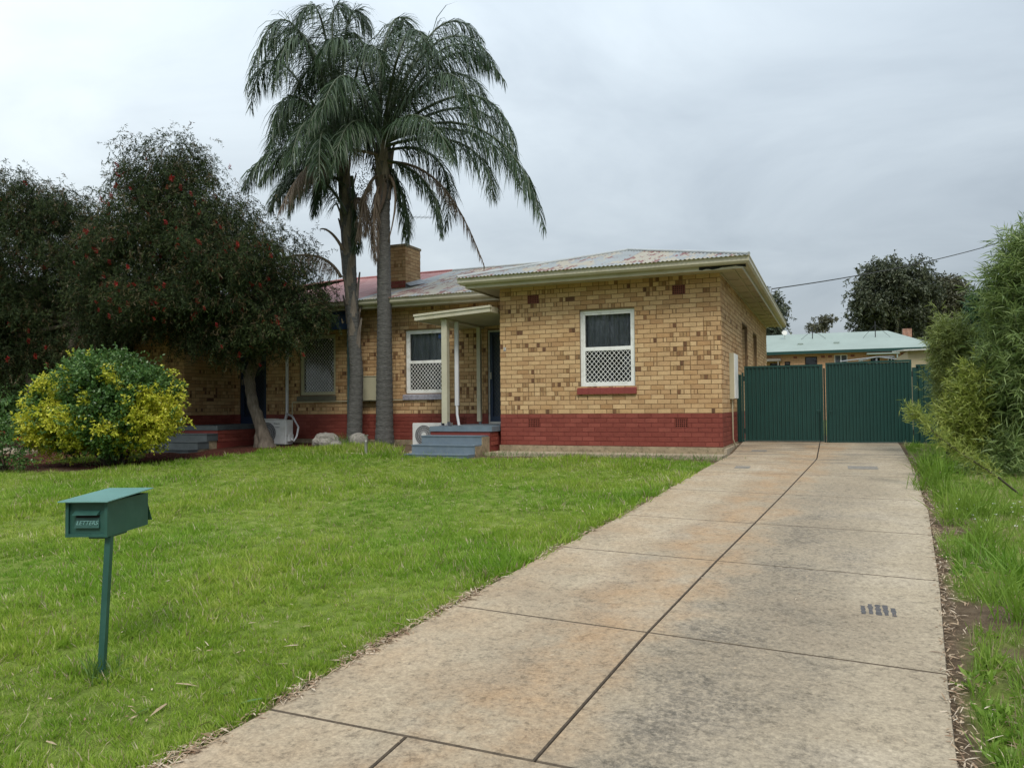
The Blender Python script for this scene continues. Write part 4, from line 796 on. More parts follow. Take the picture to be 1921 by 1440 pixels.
# ------------------------------------------------------------------ air conditioners
def aircon(x,y,z,w_,h,d,label,fanx,brand=None):
    r=empty('air_conditioner',(x,y,z),label,'air conditioner')
    m=MB(); m.box(x,x+w_,y+.012,y+d,z+.03,z+h,0,.02); m.build('casing',M['ac'],r)
    f=MB(); f.box(x+.015,x+w_-.015,y,y+.0115,z+.045,z+h-.015); f.build('front_panel',M['ac'],r)
    c=(x+fanx,y-.002,z+h*.49); R=h*.42
    g=MB(); g.disc(c,R,(0,-1,0),40,0); g.build('fan_opening',M['acdark'],r)
    gr_=MB()
    for k in range(44):
        a=2*math.pi*k/44; gr_.tube([(c[0]+math.cos(a)*R*.26,y-.006,c[2]+math.sin(a)*R*.26),(c[0]+math.cos(a+.25)*R*.99,y-.006,c[2]+math.sin(a+.25)*R*.99)],.003,4,0,False)
    for q in (.45,.65,.85,1.): 
        pth=[(c[0]+math.cos(2*math.pi*k/32)*R*q,y-.007,c[2]+math.sin(2*math.pi*k/32)*R*q) for k in range(33)]; gr_.tube(pth,.003,4,0,False)
    gr_.build('fan_guard',M['acgrey'],r)
    hb=MB(); hb.disc((c[0],y-.012,c[2]),R*.28,(0,-1,0),24); hb.tube([(c[0],y-.012,c[2]),(c[0],y-.001,c[2])],R*.28,24,0,False); hb.build('hub',M['ac'],r)
    for xx in (x+.08,x+w_-.16): q=MB(); q.box(xx,xx+.08,y+.02,y+d-.02,z,z+.03); q.build('foot',M['acdark'],r)
    return r
aircon(-8.46,14.55,-.11,.86,.52,.29,'white outdoor air conditioner unit left of the grey steps',.30)
r=aircon(-12.62,14.45,-.12,.80,.60,.30,'white outdoor air conditioner unit behind the leaning bottlebrush trunk',.28)
text('Panasonic',.045,(-12.06,14.447,.40),(math.pi/2,0,0),M['acdark'],'lettering',r)
text('INVERTER',.028,(-12.04,14.447,.31),(math.pi/2,0,0),M['acdark'],'lettering',r)
m=MB(); m.box(-11.819,-11.80,14.5,14.66,.12,.40,0); m.box(-11.819,-11.76,14.52,14.70,-.02,.14,0,.02); m.build('valve_cover',M['ac'],r)
m=MB(); m.tube([(-11.79,14.6,.05),(-11.70,14.62,-.02),(-11.68,14.7,.1),(-11.75,14.85,.3),(-12.2,15.2,.55),(-12.5,15.35,.62)],.022,8); m.build('hose',M['pvc'],r)
m=MB(); m.box(-12.75,-12.2,14.7,14.95,.485,.50); m.box(-12.70,-12.15,14.5,14.62,.50,.515); tag(m.build('plastic_tray',M['agedwhite'],org=(-12.5,14.8,.485)),'flat white plastic scraps on top of the left air conditioner','scrap')
# neighbour's loose stacked pavers by their steps
# ------------------------------------------------------------------ gates and side fence
def ribbed(x0,x1,z0,z1,y,pitch,depth,fn=None,sk=0):
    m=MB(); n=int(round((x1-x0)/pitch)); p=(x1-x0)/n; prof=[]
    for k in range(n):
        a=x0+k*p; prof+=[(a,0),(a+p*.38,0),(a+p*.5,-depth),(a+p*.88,-depth)]
    prof.append((x1,0)); vs=[]; zs=[z0+(z1-z0)*q/4 for q in range(5)]
    for z in zs:
        for x,d in prof: vs.append((x,y+d+(fn(x,z) if fn else 0),z+(x-x0)*sk))
    k=len(prof); m.add(vs,[(j*k+i,j*k+i+1,(j+1)*k+i+1,(j+1)*k+i) for j in range(4) for i in range(k-1)]); return m
GY=16.1
def gate(x0,x1,z0,z1,pitch,label,sk=0):
    g=empty('driveway_gate',((x0+x1)/2,GY,z0),label,'gate','driveway gates')
    n=2; w_=(x1-x0-.06)/n
    for k in range(n): ribbed(x0+.03+w_*k,x0+.03+w_*(k+1)+.004,z0+.02,z1-.035,GY-.0,pitch,.02,sk=sk).build('gate_panel',M['fence'],g)
    def rl(xa,xb,za,zb,nm):
        m=MB(); v=[]
        for y in (GY-.028,GY+.03):
            v+=[(xa,y,za+(xa-x0)*sk),(xb,y,za+(xb-x0)*sk),(xb,y,zb+(xb-x0)*sk),(xa,y,zb+(xa-x0)*sk)]
        m.add(v,[(0,1,2,3),(7,6,5,4),(0,4,5,1),(1,5,6,2),(2,6,7,3),(3,7,4,0)]); m.build(nm,M['fence'],g)
    rl(x0,x1,z1-.036,z1,'rail'); rl(x0,x0+.03,z0,z1-.037,'stile'); rl(x1-.03,x1,z0,z1-.037,'stile'); rl(x0+.031,x1-.031,z0,z0+.019,'rail')
    q=MB(); xm=x1-.05 if x0<-1 else x0+.05; q.tube([(xm,GY-.05,z0+.02),(xm,GY-.05,z0+.62)],.009,6); q.tube([(xm,GY-.05,z0+.6),(xm+(-.07 if x0<-1 else .07),GY-.05,z0+.6)],.009,6); q.build('drop_bolt',M['fence'],g)
    for z in (z0+.2,z1-.25): q=MB(); q.tube([(x0-.015 if x0<-1 else x1+.015,GY,z-.05),(x0-.015 if x0<-1 else x1+.015,GY,z+.05)],.012,8); q.build('hinge',M['wire'],g)
gate(-1.60,-.125,.02,1.525,.083,'left green corrugated metal gate leaf next to the house')
gate(-.075,1.42,.0,1.55,.062,'right green corrugated metal gate leaf beside the shrubs',.012)
fp=MB(); fp.box(-1.655,-1.62,GY-.02,GY+.03,-.2,1.40); fp.build
fn_=empty('fence',(-1.68,GY,0),'narrow green metal fence infill between the side wall and the left gate','fence')
fp.build('post',M['fence'],fn_); ribbed(-1.75,-1.66,0,1.36,GY-.01,.045,.02).build('fence_panel',M['fence'],fn_)
f2=empty('fence',(2.5,GY+.05,0),'dented green metal fence running right of the gates behind the shrubs','fence')
for k,(a,b) in enumerate(((1.50,3.0),(3.02,5.2),(5.22,8))):
    dent=(lambda x,z:-.035*math.exp(-((x-1.72)**2/.004+(z-1.0)**2/.12))-.04*math.exp(-((x-2.0)**2/.006+(z-.55)**2/.08))+.03*math.exp(-((x-1.85)**2/.01+(z-.3)**2/.1))) if k==0 else None
    ribbed(a,b,.0,1.44,GY+.05,.083,.018,dent).build('fence_panel',M['fence'],f2)
    m=MB(); m.box(a-.0,b,GY+.02,GY+.09,1.44,1.475); m.build('rail',M['fence'],f2)
m=MB(); m.box(1.432,1.496,GY-.01,GY+.05,-.2,1.42); m.build('post',M['fence'],f2); m=MB(); m.box(3.0,3.019,GY,GY+.1,-.2,1.46); m.build('post',M['fence'],f2)
m=MB(); m.box(-.119,-.086,GY+.035,GY+.06,-.02,1.45); tag(m.build('latch_post',M['fence'],org=(-.1,GY,0)),'thin drop bolt post behind the meeting gates','post')

# ------------------------------------------------------------------ letterbox (leans and is turned towards the street)
ax=Vector((-.3665,.9304,0)).normalized(); sx_=Vector((ax.y,-ax.x,0))    # box axis (to the back), right side
B0=Vector((-3.656,2.875,.081))
def LB(p): q=B0+sx_*p[0]+ax*p[1]+Vector((0,0,p[2]+p[0]*.0)); return tuple(q)
lb=empty('letterbox',(-3.6,2.92,-.68),'green metal letterbox marked LETTERS on a leaning post in the lawn','letterbox')
Wd,Dp,Hb=.112,.43,.185
m=MB(LB); t=.004
m.box(-Wd,-Wd+t,0,Dp,0,Hb); m.box(Wd-t,Wd,0,Dp,0,Hb); m.box(-Wd+t,Wd-t,0.0,Dp,0,t); m.box(-Wd+t,Wd-t,Dp-t,Dp,t,Hb)
m.box(-Wd+t,Wd-t,.012,.016,t,Hb); m.build('box',M['green'],lb)
m=MB(LB); e=.016
m.box(-Wd-.001,-Wd+e,-.004,0,-.001,Hb); m.box(Wd-e,Wd+.001,-.004,0,-.001,Hb); m.box(-Wd+e,Wd-e,-.0035,0,0,e); m.box(-Wd+e,Wd-e,-.0035,0,Hb-e*.5,Hb)
m.build('rim',M['green'],lb)
m=MB(LB); m.add([(-Wd-.025,-.035,Hb+.002),(Wd+.018,-.035,Hb+.002),(Wd+.018,Dp+.03,Hb+.022),(-Wd-.025,Dp+.03,Hb+.022),(-Wd-.025,-.035,Hb+.007),(Wd+.018,-.035,Hb+.007),(Wd+.018,Dp+.03,Hb+.027),(-Wd-.025,Dp+.03,Hb+.027)],[(0,3,2,1),(4,5,6,7),(0,1,5,4),(1,2,6,5),(2,3,7,6),(3,0,4,7)])
m.build('lid',M['greenlid'],lb)
m=MB(LB); m.add([(-.066,.011,.140),(.066,.011,.140),(.062,-.02,.117),(-.070,-.02,.117),(.066,.011,.115),(-.066,.011,.115)],[(0,1,2,3),(3,2,4,5),(1,4,2),(0,3,5)]); m.build('slot_hood',M['green'],lb)
m=MB(LB); m.box(-.064,.064,.0105,.0118,.100,.114); m.build('slot',M['dark'],lb)
m=MB(LB); m.add([(-.064,-.004,.048),(.067,-.004,.048),(.064,.008,.100),(-.061,.008,.100),(-.064,.0115,.048),(.067,.0115,.048),(.064,.0115,.100),(-.061,.0115,.100)],[(0,1,2,3),(0,4,5,1),(1,5,6,2),(3,7,4,0),(3,2,6,7)]); o=m.build('name_plate',M['green'],lb)
tx=text('LETTERS',.031,LB((0.002,.0005,.073)),(math.radians(77),0,math.atan2(sx_.y,sx_.x)),M['greenlid'],'lettering',lb,.003,True)
m=MB(LB); m.add([(-.10,Dp+.004,.15),(.10,Dp+.004,.15),(.11,Dp+.05,.02),(-.11,Dp+.05,.02),(-.10,Dp+.008,.15),(.10,Dp+.008,.15),(.11,Dp+.054,.022),(-.11,Dp+.054,.022)],[(0,3,2,1),(4,5,6,7),(0,1,5,4),(1,2,6,5),(2,3,7,6),(3,0,4,7)]); m.build('rear_flap',M['green'],lb)
pt=Vector(LB((.094,.05,0))); pb=Vector((-3.60,2.92,-.74)); m=MB(); w_=.0155
def sq(c): return [tuple(c+sx_*a*w_+ax*b*w_) for a,b in ((-1,-1),(1,-1),(1,1),(-1,1))]
m.add(sq(pb)+sq(pt),[(0,1,5,4),(1,2,6,5),(2,3,7,6),(3,0,4,7),(4,5,6,7)]); m.build('post',M['green'],lb)
m=MB(LB); m.box(.0,.10,.02,.22,-.012,-.0005); m.build('bracket',M['green'],lb)

# ------------------------------------------------------------------ garden tap, rocks
tp=empty('garden_tap',(-8.39,12.65,-.2),'metal garden tap on a short standpipe in the lawn','tap')
m=MB(); m.tube([(-8.39,12.65,-.25),(-8.39,12.65,.1)],.03,10); m.build('standpipe',M['brass'],tp)
m=MB(); m.tube([(-8.39,12.65,.1),(-8.39,12.65,.2)],.02,8); m.tube([(-8.39,12.65,.13),(-8.34,12.58,.14),(-8.33,12.56,.09)],.014,8); m.build('tap_body',M['brass'],tp)
m=MB(); m.tube([(-8.44,12.65,.215),(-8.34,12.65,.215)],.012,6); m.disc((-8.39,12.65,.225),.04,(0,0,1),12); m.build('handle',M['brass'],tp)
m=MB(); m.tube([(-8.95,12.7,-.14),(-8.45,12.6,-.145)],.014,6); tag(m.build('stick',M['straw'],org=(-8.7,12.65,-.14)),'pale stick lying in the grass beside the garden tap','stick')
def rock(x,y,z,rx,ry,rz,seed,label):
    rnd=np.random.default_rng(seed); n=14; V=[];
    for i in range(n+1):
        for j in range(2*n):
            th=math.pi*i/n; ph=math.pi*j/n; d=np.array([math.sin(th)*math.cos(ph),math.sin(th)*math.sin(ph),math.cos(th)])
            k=1+.35*(float(vnoise(d[0]*2+seed,d[1]*2+d[2]*1.7,1.3,seed))-.5)+.15*(float(vnoise(d[0]*6,d[1]*6+d[2]*5,1,seed+3))-.5); k=min(k,1.05)
            V.append((x+d[0]*rx*k,y+d[1]*ry*k,z+d[2]*rz*k))
    Fq=[(i*2*n+j,(i+1)*2*n+j,(i+1)*2*n+(j+1)%(2*n),i*2*n+(j+1)%(2*n)) for i in range(n) for j in range(2*n)]
    m=MB(); m.add(V,Fq); o=m.build('rock',M['rock'],org=(x,y,z)); tag(o,label,'rock')
rock(-10.65,14.45,-.02,.36,.24,.22,3,'large pale rock at the left foot of the leaning palm'); rock(-9.85,14.55,.0,.24,.18,.19,5,'grey rock between the two palm trunks behind the tap'); rock(-10.25,14.25,-.1,.17,.15,.13,8,'small dark rock right in front of the leaning palm')

# ------------------------------------------------------------------ foliage helpers
def unit(v): return v/np.maximum(np.linalg.norm(v,axis=-1,keepdims=True),1e-9)
def leafquads(P,D,Ln,Wd,rng,droop=0.):
    """diamond leaves: arrays of bases, unit directions, lengths, widths -> V,F"""
    n=len(P); s=unit(np.cross(D,rng.normal(size=(n,3)))); Ln=Ln[:,None]; Wd=Wd[:,None]
    tip=P+D*Ln; tip[:,2]-=droop*Ln[:,0]; mid=P+D*Ln*.45; mid[:,2]-=droop*Ln[:,0]*.2
    V=np.stack([P,mid+s*Wd/2,tip,mid-s*Wd/2],1).reshape(-1,3); return V,np.arange(4*n).reshape(n,4)
def straps(P,D,Ln,Wd,rng,droop,nseg=3,side=None):
    """bent strap leaves with nseg segments"""
    n=len(P); s=unit(np.cross(D,rng.normal(size=(n,3)))) if side is None else side
    V=[]; p=P.copy(); d=D.copy()
    ws=[.55,1.,.8,0.06] if nseg==3 else [.6,1.,.08]
    for k in range(nseg+1):
        V.append(np.stack([p-s*Wd[:,None]*ws[k]/2,p+s*Wd[:,None]*ws[k]/2],1))
        d=d.copy(); d[:,2]-=droop; d=unit(d); p=p+d*(Ln/nseg)[:,None]
    V=np.stack(V,1)   # n, nseg+1, 2, 3
    base=np.arange(n)[:,None]*(2*(nseg+1)); q=[]
    for k in range(nseg): q.append(np.stack([base[:,0]+2*k,base[:,0]+2*k+1,base[:,0]+2*k+3,base[:,0]+2*k+2],1))
    return V.reshape(-1,3),np.stack(q,1).reshape(-1,4)
Rn,Un,Fn=[np.array(v) for v in (R_,U_,F_)]
def shrink(E,d): return [(e[0],max(.62*e[1],e[1]-d),max(.62*e[2],e[2]-d),max(.62*e[3],e[3]-d)) for e in E]
def ell_points(E,n,rng,shell=.35):
    wts=np.array([e[1]*e[2]+e[1]*e[3]+e[2]*e[3] for e in E]); wts=wts/wts.sum(); k=rng.choice(len(E),n,p=wts)
    d=unit(rng.normal(size=(n,3))); r=rng.random(n)**shell
    ce=np.array([e[0] for e in E])[k]; rr=np.array([[e[1],e[3],e[2]] for e in E])[k]
    lump=.82+.36*rng.random((n,1))**1.5
    off=(d*rr*r[:,None]*lump); P=ce+off[:,0:1]*Rn+off[:,1:2]*np.array([-Rn[1],Rn[0],0])+off[:,2:3]*np.array([0,0,1.])
    O=unit(d[:,0:1]*Rn+d[:,1:2]*np.array([-Rn[1],Rn[0],0])+d[:,2:3]*np.array([0,0,1.]))
    return P,O,k
def crown(name,E,ns,per,Ll,Wl,sl,parent,mats,probs,rng,out=.6,grav=-.3,spread=.8,droop=.2,strap=False,shell=.35,zmin=None,matfn=None,clump=0,jit=.3):
    """ns sprigs, each a short twig with `per` leaves"""
    if clump:   # sprigs gather round clump centres so gaps and light/dark masses appear
        Pc,Oc,_=ell_points(E,clump,rng,shell); k=rng.integers(0,clump,ns); P=Pc[k]+rng.normal(size=(ns,3))*jit; O=unit(Oc[k]+rng.normal(size=(ns,3))*.5)
    else: P,O,_=ell_points(E,ns,rng,shell)
    if zmin is not None: k=P[:,2]>zmin; P=P[k];O=O[k]; ns=len(P)
    D=unit(O*out+rng.normal(size=(ns,3))*.35+np.array([0,0,grav]))
    t=np.tile(np.linspace(.05,1,per),ns); Pr=np.repeat(P,per,0); Dr=np.repeat(D,per,0)
    B=Pr+Dr*(t*sl)[:,None]; B[:,2]-=t**2*sl*.15*(1 if grav<0 else .3)
    ld=unit(Dr*(1-spread*.5)+rng.normal(size=B.shape)*spread*.75)
    Ln=Ll*rng.uniform(.7,1.25,len(B)); Wn=Wl*rng.uniform(.8,1.2,len(B))
    if strap: V,Fq=straps(B,ld,Ln,Wn,rng,droop,2); per_f=2
    else: V,Fq=leafquads(B,ld,Ln,Wn,rng,droop); per_f=1
    if matfn is not None: sm=matfn(P,rng)
    else: sm=rng.choice(len(mats),ns,p=probs)
    mi=np.repeat(np.repeat(sm,per),per_f)
    # twigs as thin 1-quad strips
    s=unit(np.cross(D,rng.normal(size=(ns,3))))*.0016; e=P+D*sl
    TV=np.stack([P-s,P+s,e+s*.3,e-s*.3],1).reshape(-1,3); TF=np.arange(4*ns).reshape(ns,4)+len(V)
    V=np.concatenate([V,TV]); Fq=np.concatenate([Fq,TF]); mi=np.concatenate([mi,np.full(ns,len(mats))])
    return from_np(name,V,Fq,list(mats)+[M['twig']],mi,parent=parent),P,D
def limbs(name,base,E,parent,mat,r0,frac,rng,forks=None,top=None):
    m=MB(); base=Vector(base); F0=Vector(forks) if forks is not None else base+Vector((0,0,1.2))
    for e in E[:frac]:
        c=Vector(e[0]); mid=(F0+c)/2+Vector(rng.normal(size=3)*.15); m.tube([F0,mid,c+Vector((0,0,e[2]*.3))],[r0*.6,r0*.4,r0*.12],7)
    return m.build(name,mat,parent)

# ------------------------------------------------------------------ palms
def bez(c,t):
    c=[np.array(x) for x in c]; u=1-t; return (u**3)[:,None]*c[0]+(3*u*u*t)[:,None]*c[1]+(3*u*t*t)[:,None]*c[2]+(t**3)[:,None]*c[3]
def through(c):
    """bezier whose curve bends through the middle guide points"""
    a,b,c_,d=[np.array(x) for x in c]; return [a,a+(b-a)*1.25,c_+(c_-(a+d)/2)*.22,d]
def frond(parent,pts,dead,L0,rng):
    n=74 if L0>.1 else 12; t=np.linspace(0,1,n); c=through(pts); P=bez(c,t)
    if np.linalg.norm(P[-1]-P[0])<.2: return
    T=unit(np.gradient(P,axis=0)); m=MB(); 
    st=max(1,n//12); idx=list(range(0,n,st))+[n-1]
    m.tube([tuple(P[i]) for i in idx],[.034*(1-i/n)**.8+.005 for i in idx],6); r=m.build('frond',M['rachisdead' if dead else 'rachis'],parent)
    if L0<.1: return
    per=5; k0=int(n*.10); ii=np.repeat(np.arange(k0,n),per); nn2=len(ii); B=P[ii]+T[ii]*rng.uniform(-.015,.015,(nn2,1)); Tt=T[ii]
    S_=unit(np.cross(Tt,np.array([0,0,1.]))+1e-6); N_=np.cross(S_,Tt)
    sg=np.where(np.arange(nn2)%2==0,1.,-1.)[:,None]
    ang=rng.uniform(-.75,.75,nn2)[:,None]
    D=unit(Tt*rng.uniform(.5,1.0,(nn2,1))+sg*S_*np.cos(ang)+N_*np.sin(ang)*.9+(rng.normal(size=(nn2,3))*.16))
    tt=t[ii]; Ln=L0*1.08*(.45+1.1*np.sin(np.pi*np.clip(tt*.9+.08,0,1))**.7)*rng.uniform(.8,1.15,nn2)*.92; Ln*=np.where(tt>.9,.75,1)
    Wn=np.full(nn2,.018 if not dead else .013)*rng.uniform(.8,1.2,nn2)
    V,Fq=straps(B,D,Ln,Wn,rng,(.62 if not dead else .9),3)
    o=from_np('leaflets',V,Fq,M['palmdead' if dead else 'palmleaf'],parent=r)
def palm(name,base,path,rads,label,key,boots):
    rng=np.random.default_rng(11 if key=='r' else 12)
    r=empty(name,base,label,'palm tree')
    # ringed trunk
    P=[np.array(p) for p in path]; seg=[np.linalg.norm(P[i+1]-P[i]) for i in range(len(P)-1)]; cum=np.concatenate([[0],np.cumsum(seg)]); Lt=cum[-1]
    ns=int(Lt/.035); V=[]; nv=28
    for i in range(ns+1):
        s=Lt*i/ns; c=np.array([np.interp(s,cum,[p[k] for p in P]) for k in range(3)]); rr=np.interp(s,cum,rads)
        ring=1+.022*math.sin(s*2*math.pi/.14+math.sin(s*3.1)*.8)+.012*(rng.random()-.5)
        for j in range(nv):
            a=2*math.pi*j/nv; k=rr*ring*(1+.05*(float(vnoise(math.cos(a)*1.5+3,s*1.3+math.sin(a)*1.5,1,5))-.5)); V.append((c[0]+math.cos(a)*k,c[1]+math.sin(a)*k,c[2]))
    ii=[(i*nv+j,i*nv+(j+1)%nv,(i+1)*nv+(j+1)%nv,(i+1)*nv+j) for i in range(ns) for j in range(nv)]
    from_np('trunk',np.array(V),np.array(ii),M['palmbark'],smooth=True,parent=r)
    # old leaf bases
    for (s0,s1,n,ln) in boots:
        for k in range(n):
            s=s0+(s1-s0)*k/n; c=np.array([np.interp(s,cum,[p[q] for p in P]) for q in range(3)]); rr=np.interp(s,cum,rads); a=2.4*k+rng.uniform(-.3,.3)
            o=np.array([math.cos(a),math.sin(a),0]); l=ln*rng.uniform(.6,1.3); m=MB(); w_=rr*.62; tt=np.array([-o[1],o[0],0])
            vs=[]
            for q,(up,ou,wi) in enumerate(((-.12,.92,1.),(l*.45,1.08,.62),(l,1.2+.5*rng.random(),.16))):
                b=c+o*rr*ou+np.array([0,0,up])
                vs+=[tuple(b-tt*w_*wi-o*.02*wi),tuple(b+o*.03),tuple(b+tt*w_*wi-o*.02*wi)]
            m.add(vs,[(3*q+e,3*q+e+1,3*q+e+4,3*q+e+3) for q in range(2) for e in range(2)],0,True); m.build('leaf_base',M['boot'],r)
    for kk,dead,pts,L0 in FRONDS:
        if kk==key: frond(r,pts,dead,L0,rng)
    return r
pr_=palm('palm_tree',(-9.40,14.93,-.12),[(-9.40,14.93,-.35),(-9.40,14.93,.3),(-9.39,14.93,2.76),(-9.41,14.93,5.22),(-9.40,14.93,5.9),(-9.40,14.93,6.6),(-9.40,14.93,7.1)],[.25,.20,.165,.148,.17,.205,.12],'straight smooth trunked palm in front of the wall, right of the leaning one','r',[(6.0,7.1,13,.42)])
pl_=palm('palm_tree',(-10.13,14.8,-.12),[(-10.13,14.8,-.35),(-10.12,14.8,.3),(-10.06,14.8,1.55),(-10.16,14.8,2.79),(-10.25,14.8,4.03),(-10.31,14.8,5.2),(-10.40,14.8,6.2),(-10.42,14.8,6.7)],[.19,.175,.15,.14,.155,.15,.15,.10],'shaggy palm leaning slightly left with old leaf bases on its trunk','l',[(2.6,6.9,30,.45)])
# hanging spathe and fruit bunch
def W3(u,v,D): return None
m=MB(); c0=np.array([-9.27,14.70,6.05]); c1=np.array([-9.50,14.68,5.0]); vs=[]; n=10
for k in range(n+1):
    t_=k/n; p=c0*(1-t_)+c1*t_+np.array([-.0,0,0])+Rn*(.05*math.sin(t_*3.1)); w_=.115*math.sin(math.pi*min(1,t_*.86+.12))**.8
    vs+=[tuple(p-Rn*w_),tuple(p-Fn*-.0+Fn*.09),tuple(p+Rn*w_),tuple(p+Fn*.11)]
fs=[]
for k in range(n):
    for e in range(4): fs.append((4*k+e,4*k+(e+1)%4,4*k+4+(e+1)%4,4*k+4+e))
m.add(vs,fs,0,True); m.build('spathe',paint('brown_spathe',(.12,.085,.065),.7,.2,6),pr_)
rng=np.random.default_rng(4); m=MB()
for k in range(260):
    p=np.array([-9.82,14.70,5.85])+rng.normal(size=3)*np.array([.12,.12,.26]); d=.016
    x,y,z=p; m.add([(x-d,y,z),(x,y-d,z),(x+d,y,z),(x,y+d,z),(x,y,z+d),(x,y,z-d)],[(0,1,4),(1,2,4),(2,3,4),(3,0,4),(1,0,5),(2,1,5),(3,2,5),(0,3,5)],0,True)
tag(m.build('fruit_bunch',paint('dark_green_fruit',(.03,.06,.025),.4),pr_),kind='stuff')

# ------------------------------------------------------------------ bottlebrush trees
def brush_flower_mesh():
    rng=np.random.default_rng(5); n=46; P=np.stack([np.zeros(n),np.zeros(n),np.linspace(-.05,.05,n)],1); a=rng.uniform(0,2*np.pi,n); D=unit(np.stack([np.cos(a),np.sin(a),rng.uniform(-.1,.5,n)],1))
    V,Fq=leafquads(P,D,np.full(n,.042),np.full(n,.012),rng); me=bpy.data.meshes.new('flower'); me.from_pydata([tuple(v) for v in V],[],[tuple(f) for f in Fq]); me.materials.append(M['flower']); return me
BFM=brush_flower_mesh()
def bottlebrush(E,base,trunks,label,seed,ns,nf,zmin,bark):
    rng=np.random.default_rng(seed); r=empty('bottlebrush_tree',base,label,'tree')
    for tp_,rd in trunks:
        m=MB(); pth=[];rr=[]
        for i in range(len(tp_)-1):
            for q in range(6):
                t_=q/6; p=np.array(tp_[i])*(1-t_)+np.array(tp_[i+1])*t_+rng.normal(size=3)*.012; pth.append(tuple(p)); rr.append((rd[i]*(1-t_)+rd[i+1]*t_)*rng.uniform(.93,1.08))
        pth.append(tp_[-1]); rr.append(rd[-1]); m.tube(pth,rr,12); m.build('trunk',bark,r)
    limbs('limb',base,E,r,bark,.10,len(E),rng,forks=trunks[0][0][-1])
    cr_,P,D=crown('crown',shrink(E,.12),ns,12,.075,.0165,.22,r,[M['bbleaf'],M['bbtip']],[.88,.12],rng,out=.35,grav=-.45,spread=.8,droop=.15,shell=.4,zmin=zmin,clump=int(ns/18),jit=.16)
    k=rng.permutation(len(P))[:nf*3]; outw=k[np.argsort(P[k]@Fn)][:nf]
    for i in outw:
        o=bpy.data.objects.new('flower',BFM); C.objects.link(o); o.parent=r; o.location=Vector(P[i]+D[i]*.2-Fn*.06)-ORG[r]; o.rotation_euler=(rng.uniform(-.6,.6),rng.uniform(-.6,.6),0); s=rng.uniform(.7,1.25); o.scale=(s,s,s)
    return r
bottlebrush(BRUSH_R,(-11.98,14.0,-.14),[([(-11.85,13.95,-.3),(-11.98,13.9,.15),(-12.25,13.85,.9),(-12.42,13.9,1.45),(-12.15,13.95,2.1),(-12.3,14.1,2.8)],[.22,.145,.12,.115,.11,.09]),([(-12.12,13.9,-.3),(-12.1,13.9,.3),(-12.32,13.95,1.0),(-12.35,13.95,1.6)],[.10,.09,.075,.05]),([(-12.4,13.9,1.5),(-12.62,13.85,1.75),(-12.7,13.85,1.9)],[.06,.05,.03])],'large bottlebrush tree with red flowers and a twisted bare trunk by the air conditioner',21,25000,200,1.15,M['paperbark'])
bottlebrush(BRUSH_L,(-16.9,12.3,-.2),[([(-16.9,12.3,-.3),(-16.7,12.3,.8),(-16.4,12.4,1.8),(-16.2,12.5,2.8)],[.2,.15,.13,.1]),([(-17.1,12.3,-.3),(-17.4,12.3,.9),(-17.9,12.4,2.2)],[.17,.13,.1]),([(-16.75,12.35,.5),(-16.0,12.5,1.6),(-15.6,12.6,2.6)],[.12,.1,.07])],'darker bottlebrush tree with several trunks at the left edge behind the yellow shrub',22,22000,60,1.0,M['bark'])

# ------------------------------------------------------------------ green and gold shrub
rng=np.random.default_rng(31)
sh=empty('variegated_shrub',(-12.72,10.6,-.3),'rounded green and golden yellow shrub at the edge of the lawn','shrub')
hc=np.array(HEDGE[0][0])
def goldfn(P,rng):
    rel=P-hc; u=rel@Rn; z=rel[:,2]; n=np.array([float(x) for x in fbm(u*1.0+5,z*1.3+rel[:,1]*.6,1.5,3)])
    n=np.array([float(x) for x in fbm(u*1.0+5,z*1.1+rel[:,1]*.5,3.2,3)]); s=n*1.15+.26*np.clip(-z+.05,-.6,.6)+.22*(np.abs(u)-.6)-.05*(u+.2)
    return np.where(s+rng.normal(size=len(P))*.05>.63,1,0)
crown('crown',shrink(HEDGE,.16),15000,9,.06,.035,.16,sh,[M['hedgeg'],M['hedgey']],[.5,.5],rng,out=.7,grav=.35,spread=.95,droop=.05,shell=.22,zmin=-.12,matfn=goldfn,clump=900,jit=.09)
m=MB()
for k in range(16):
    a=rng.uniform(0,6.28); b=Vector((-12.72+.12*math.cos(a),10.6+.12*math.sin(a),-.35)); e=b+Vector((math.cos(a)*rng.uniform(.4,1.),math.sin(a)*rng.uniform(.3,.7),rng.uniform(.7,1.3))); m.tube([b,(b+e)/2+Vector((0,0,-.08)),e],[.03,.02,.01],6)
m.build('stem',M['bark'],sh)
# ------------------------------------------------------------------ narrow leaved shrubs on the right verge
def wispy(name,E,base,label,seed,ns,mat,Ll=.115,Wl=.0085,stems=8,grav=.35,droop=.28,per=14,out=.55,zmin=-.35,sl=.34,jit=.11):
    rng=np.random.default_rng(seed); cc_=np.mean([e[0] for e in E],0)+Fn*.15; base=(float(cc_[0]),float(cc_[1]),float(gz(cc_[0],cc_[1]))); r=empty(name,base,label,'shrub')
    cr_,P,D=crown('crown',shrink(E,.5*sl+.03),ns,per,Ll,Wl,sl,r,[mat],[1.],rng,out=out,grav=grav,spread=.62,droop=droop,strap=True,shell=.3,zmin=zmin,clump=max(20,ns//14),jit=jit)
    m=MB(); b=Vector(base)
    for k in range(stems):
        e=Vector(E[k%len(E)][0])+Vector(rng.normal(size=3)*.08); m.tube([b+Vector(rng.normal(size=3)*.05),(b*.5+e*.5)+Vector(rng.normal(size=3)*.06),e],[.016,.011,.005],6)
    m.build('stem',M['twig'],r); return r
wispy('tall_shrub',BIG,(2.45,9.6,-.3),'tall feathery green shrub with narrow leaves at the right edge',41,13500,M['willow'],stems=7,sl=.22,Ll=.155,Wl=.0135,per=9,jit=.15)
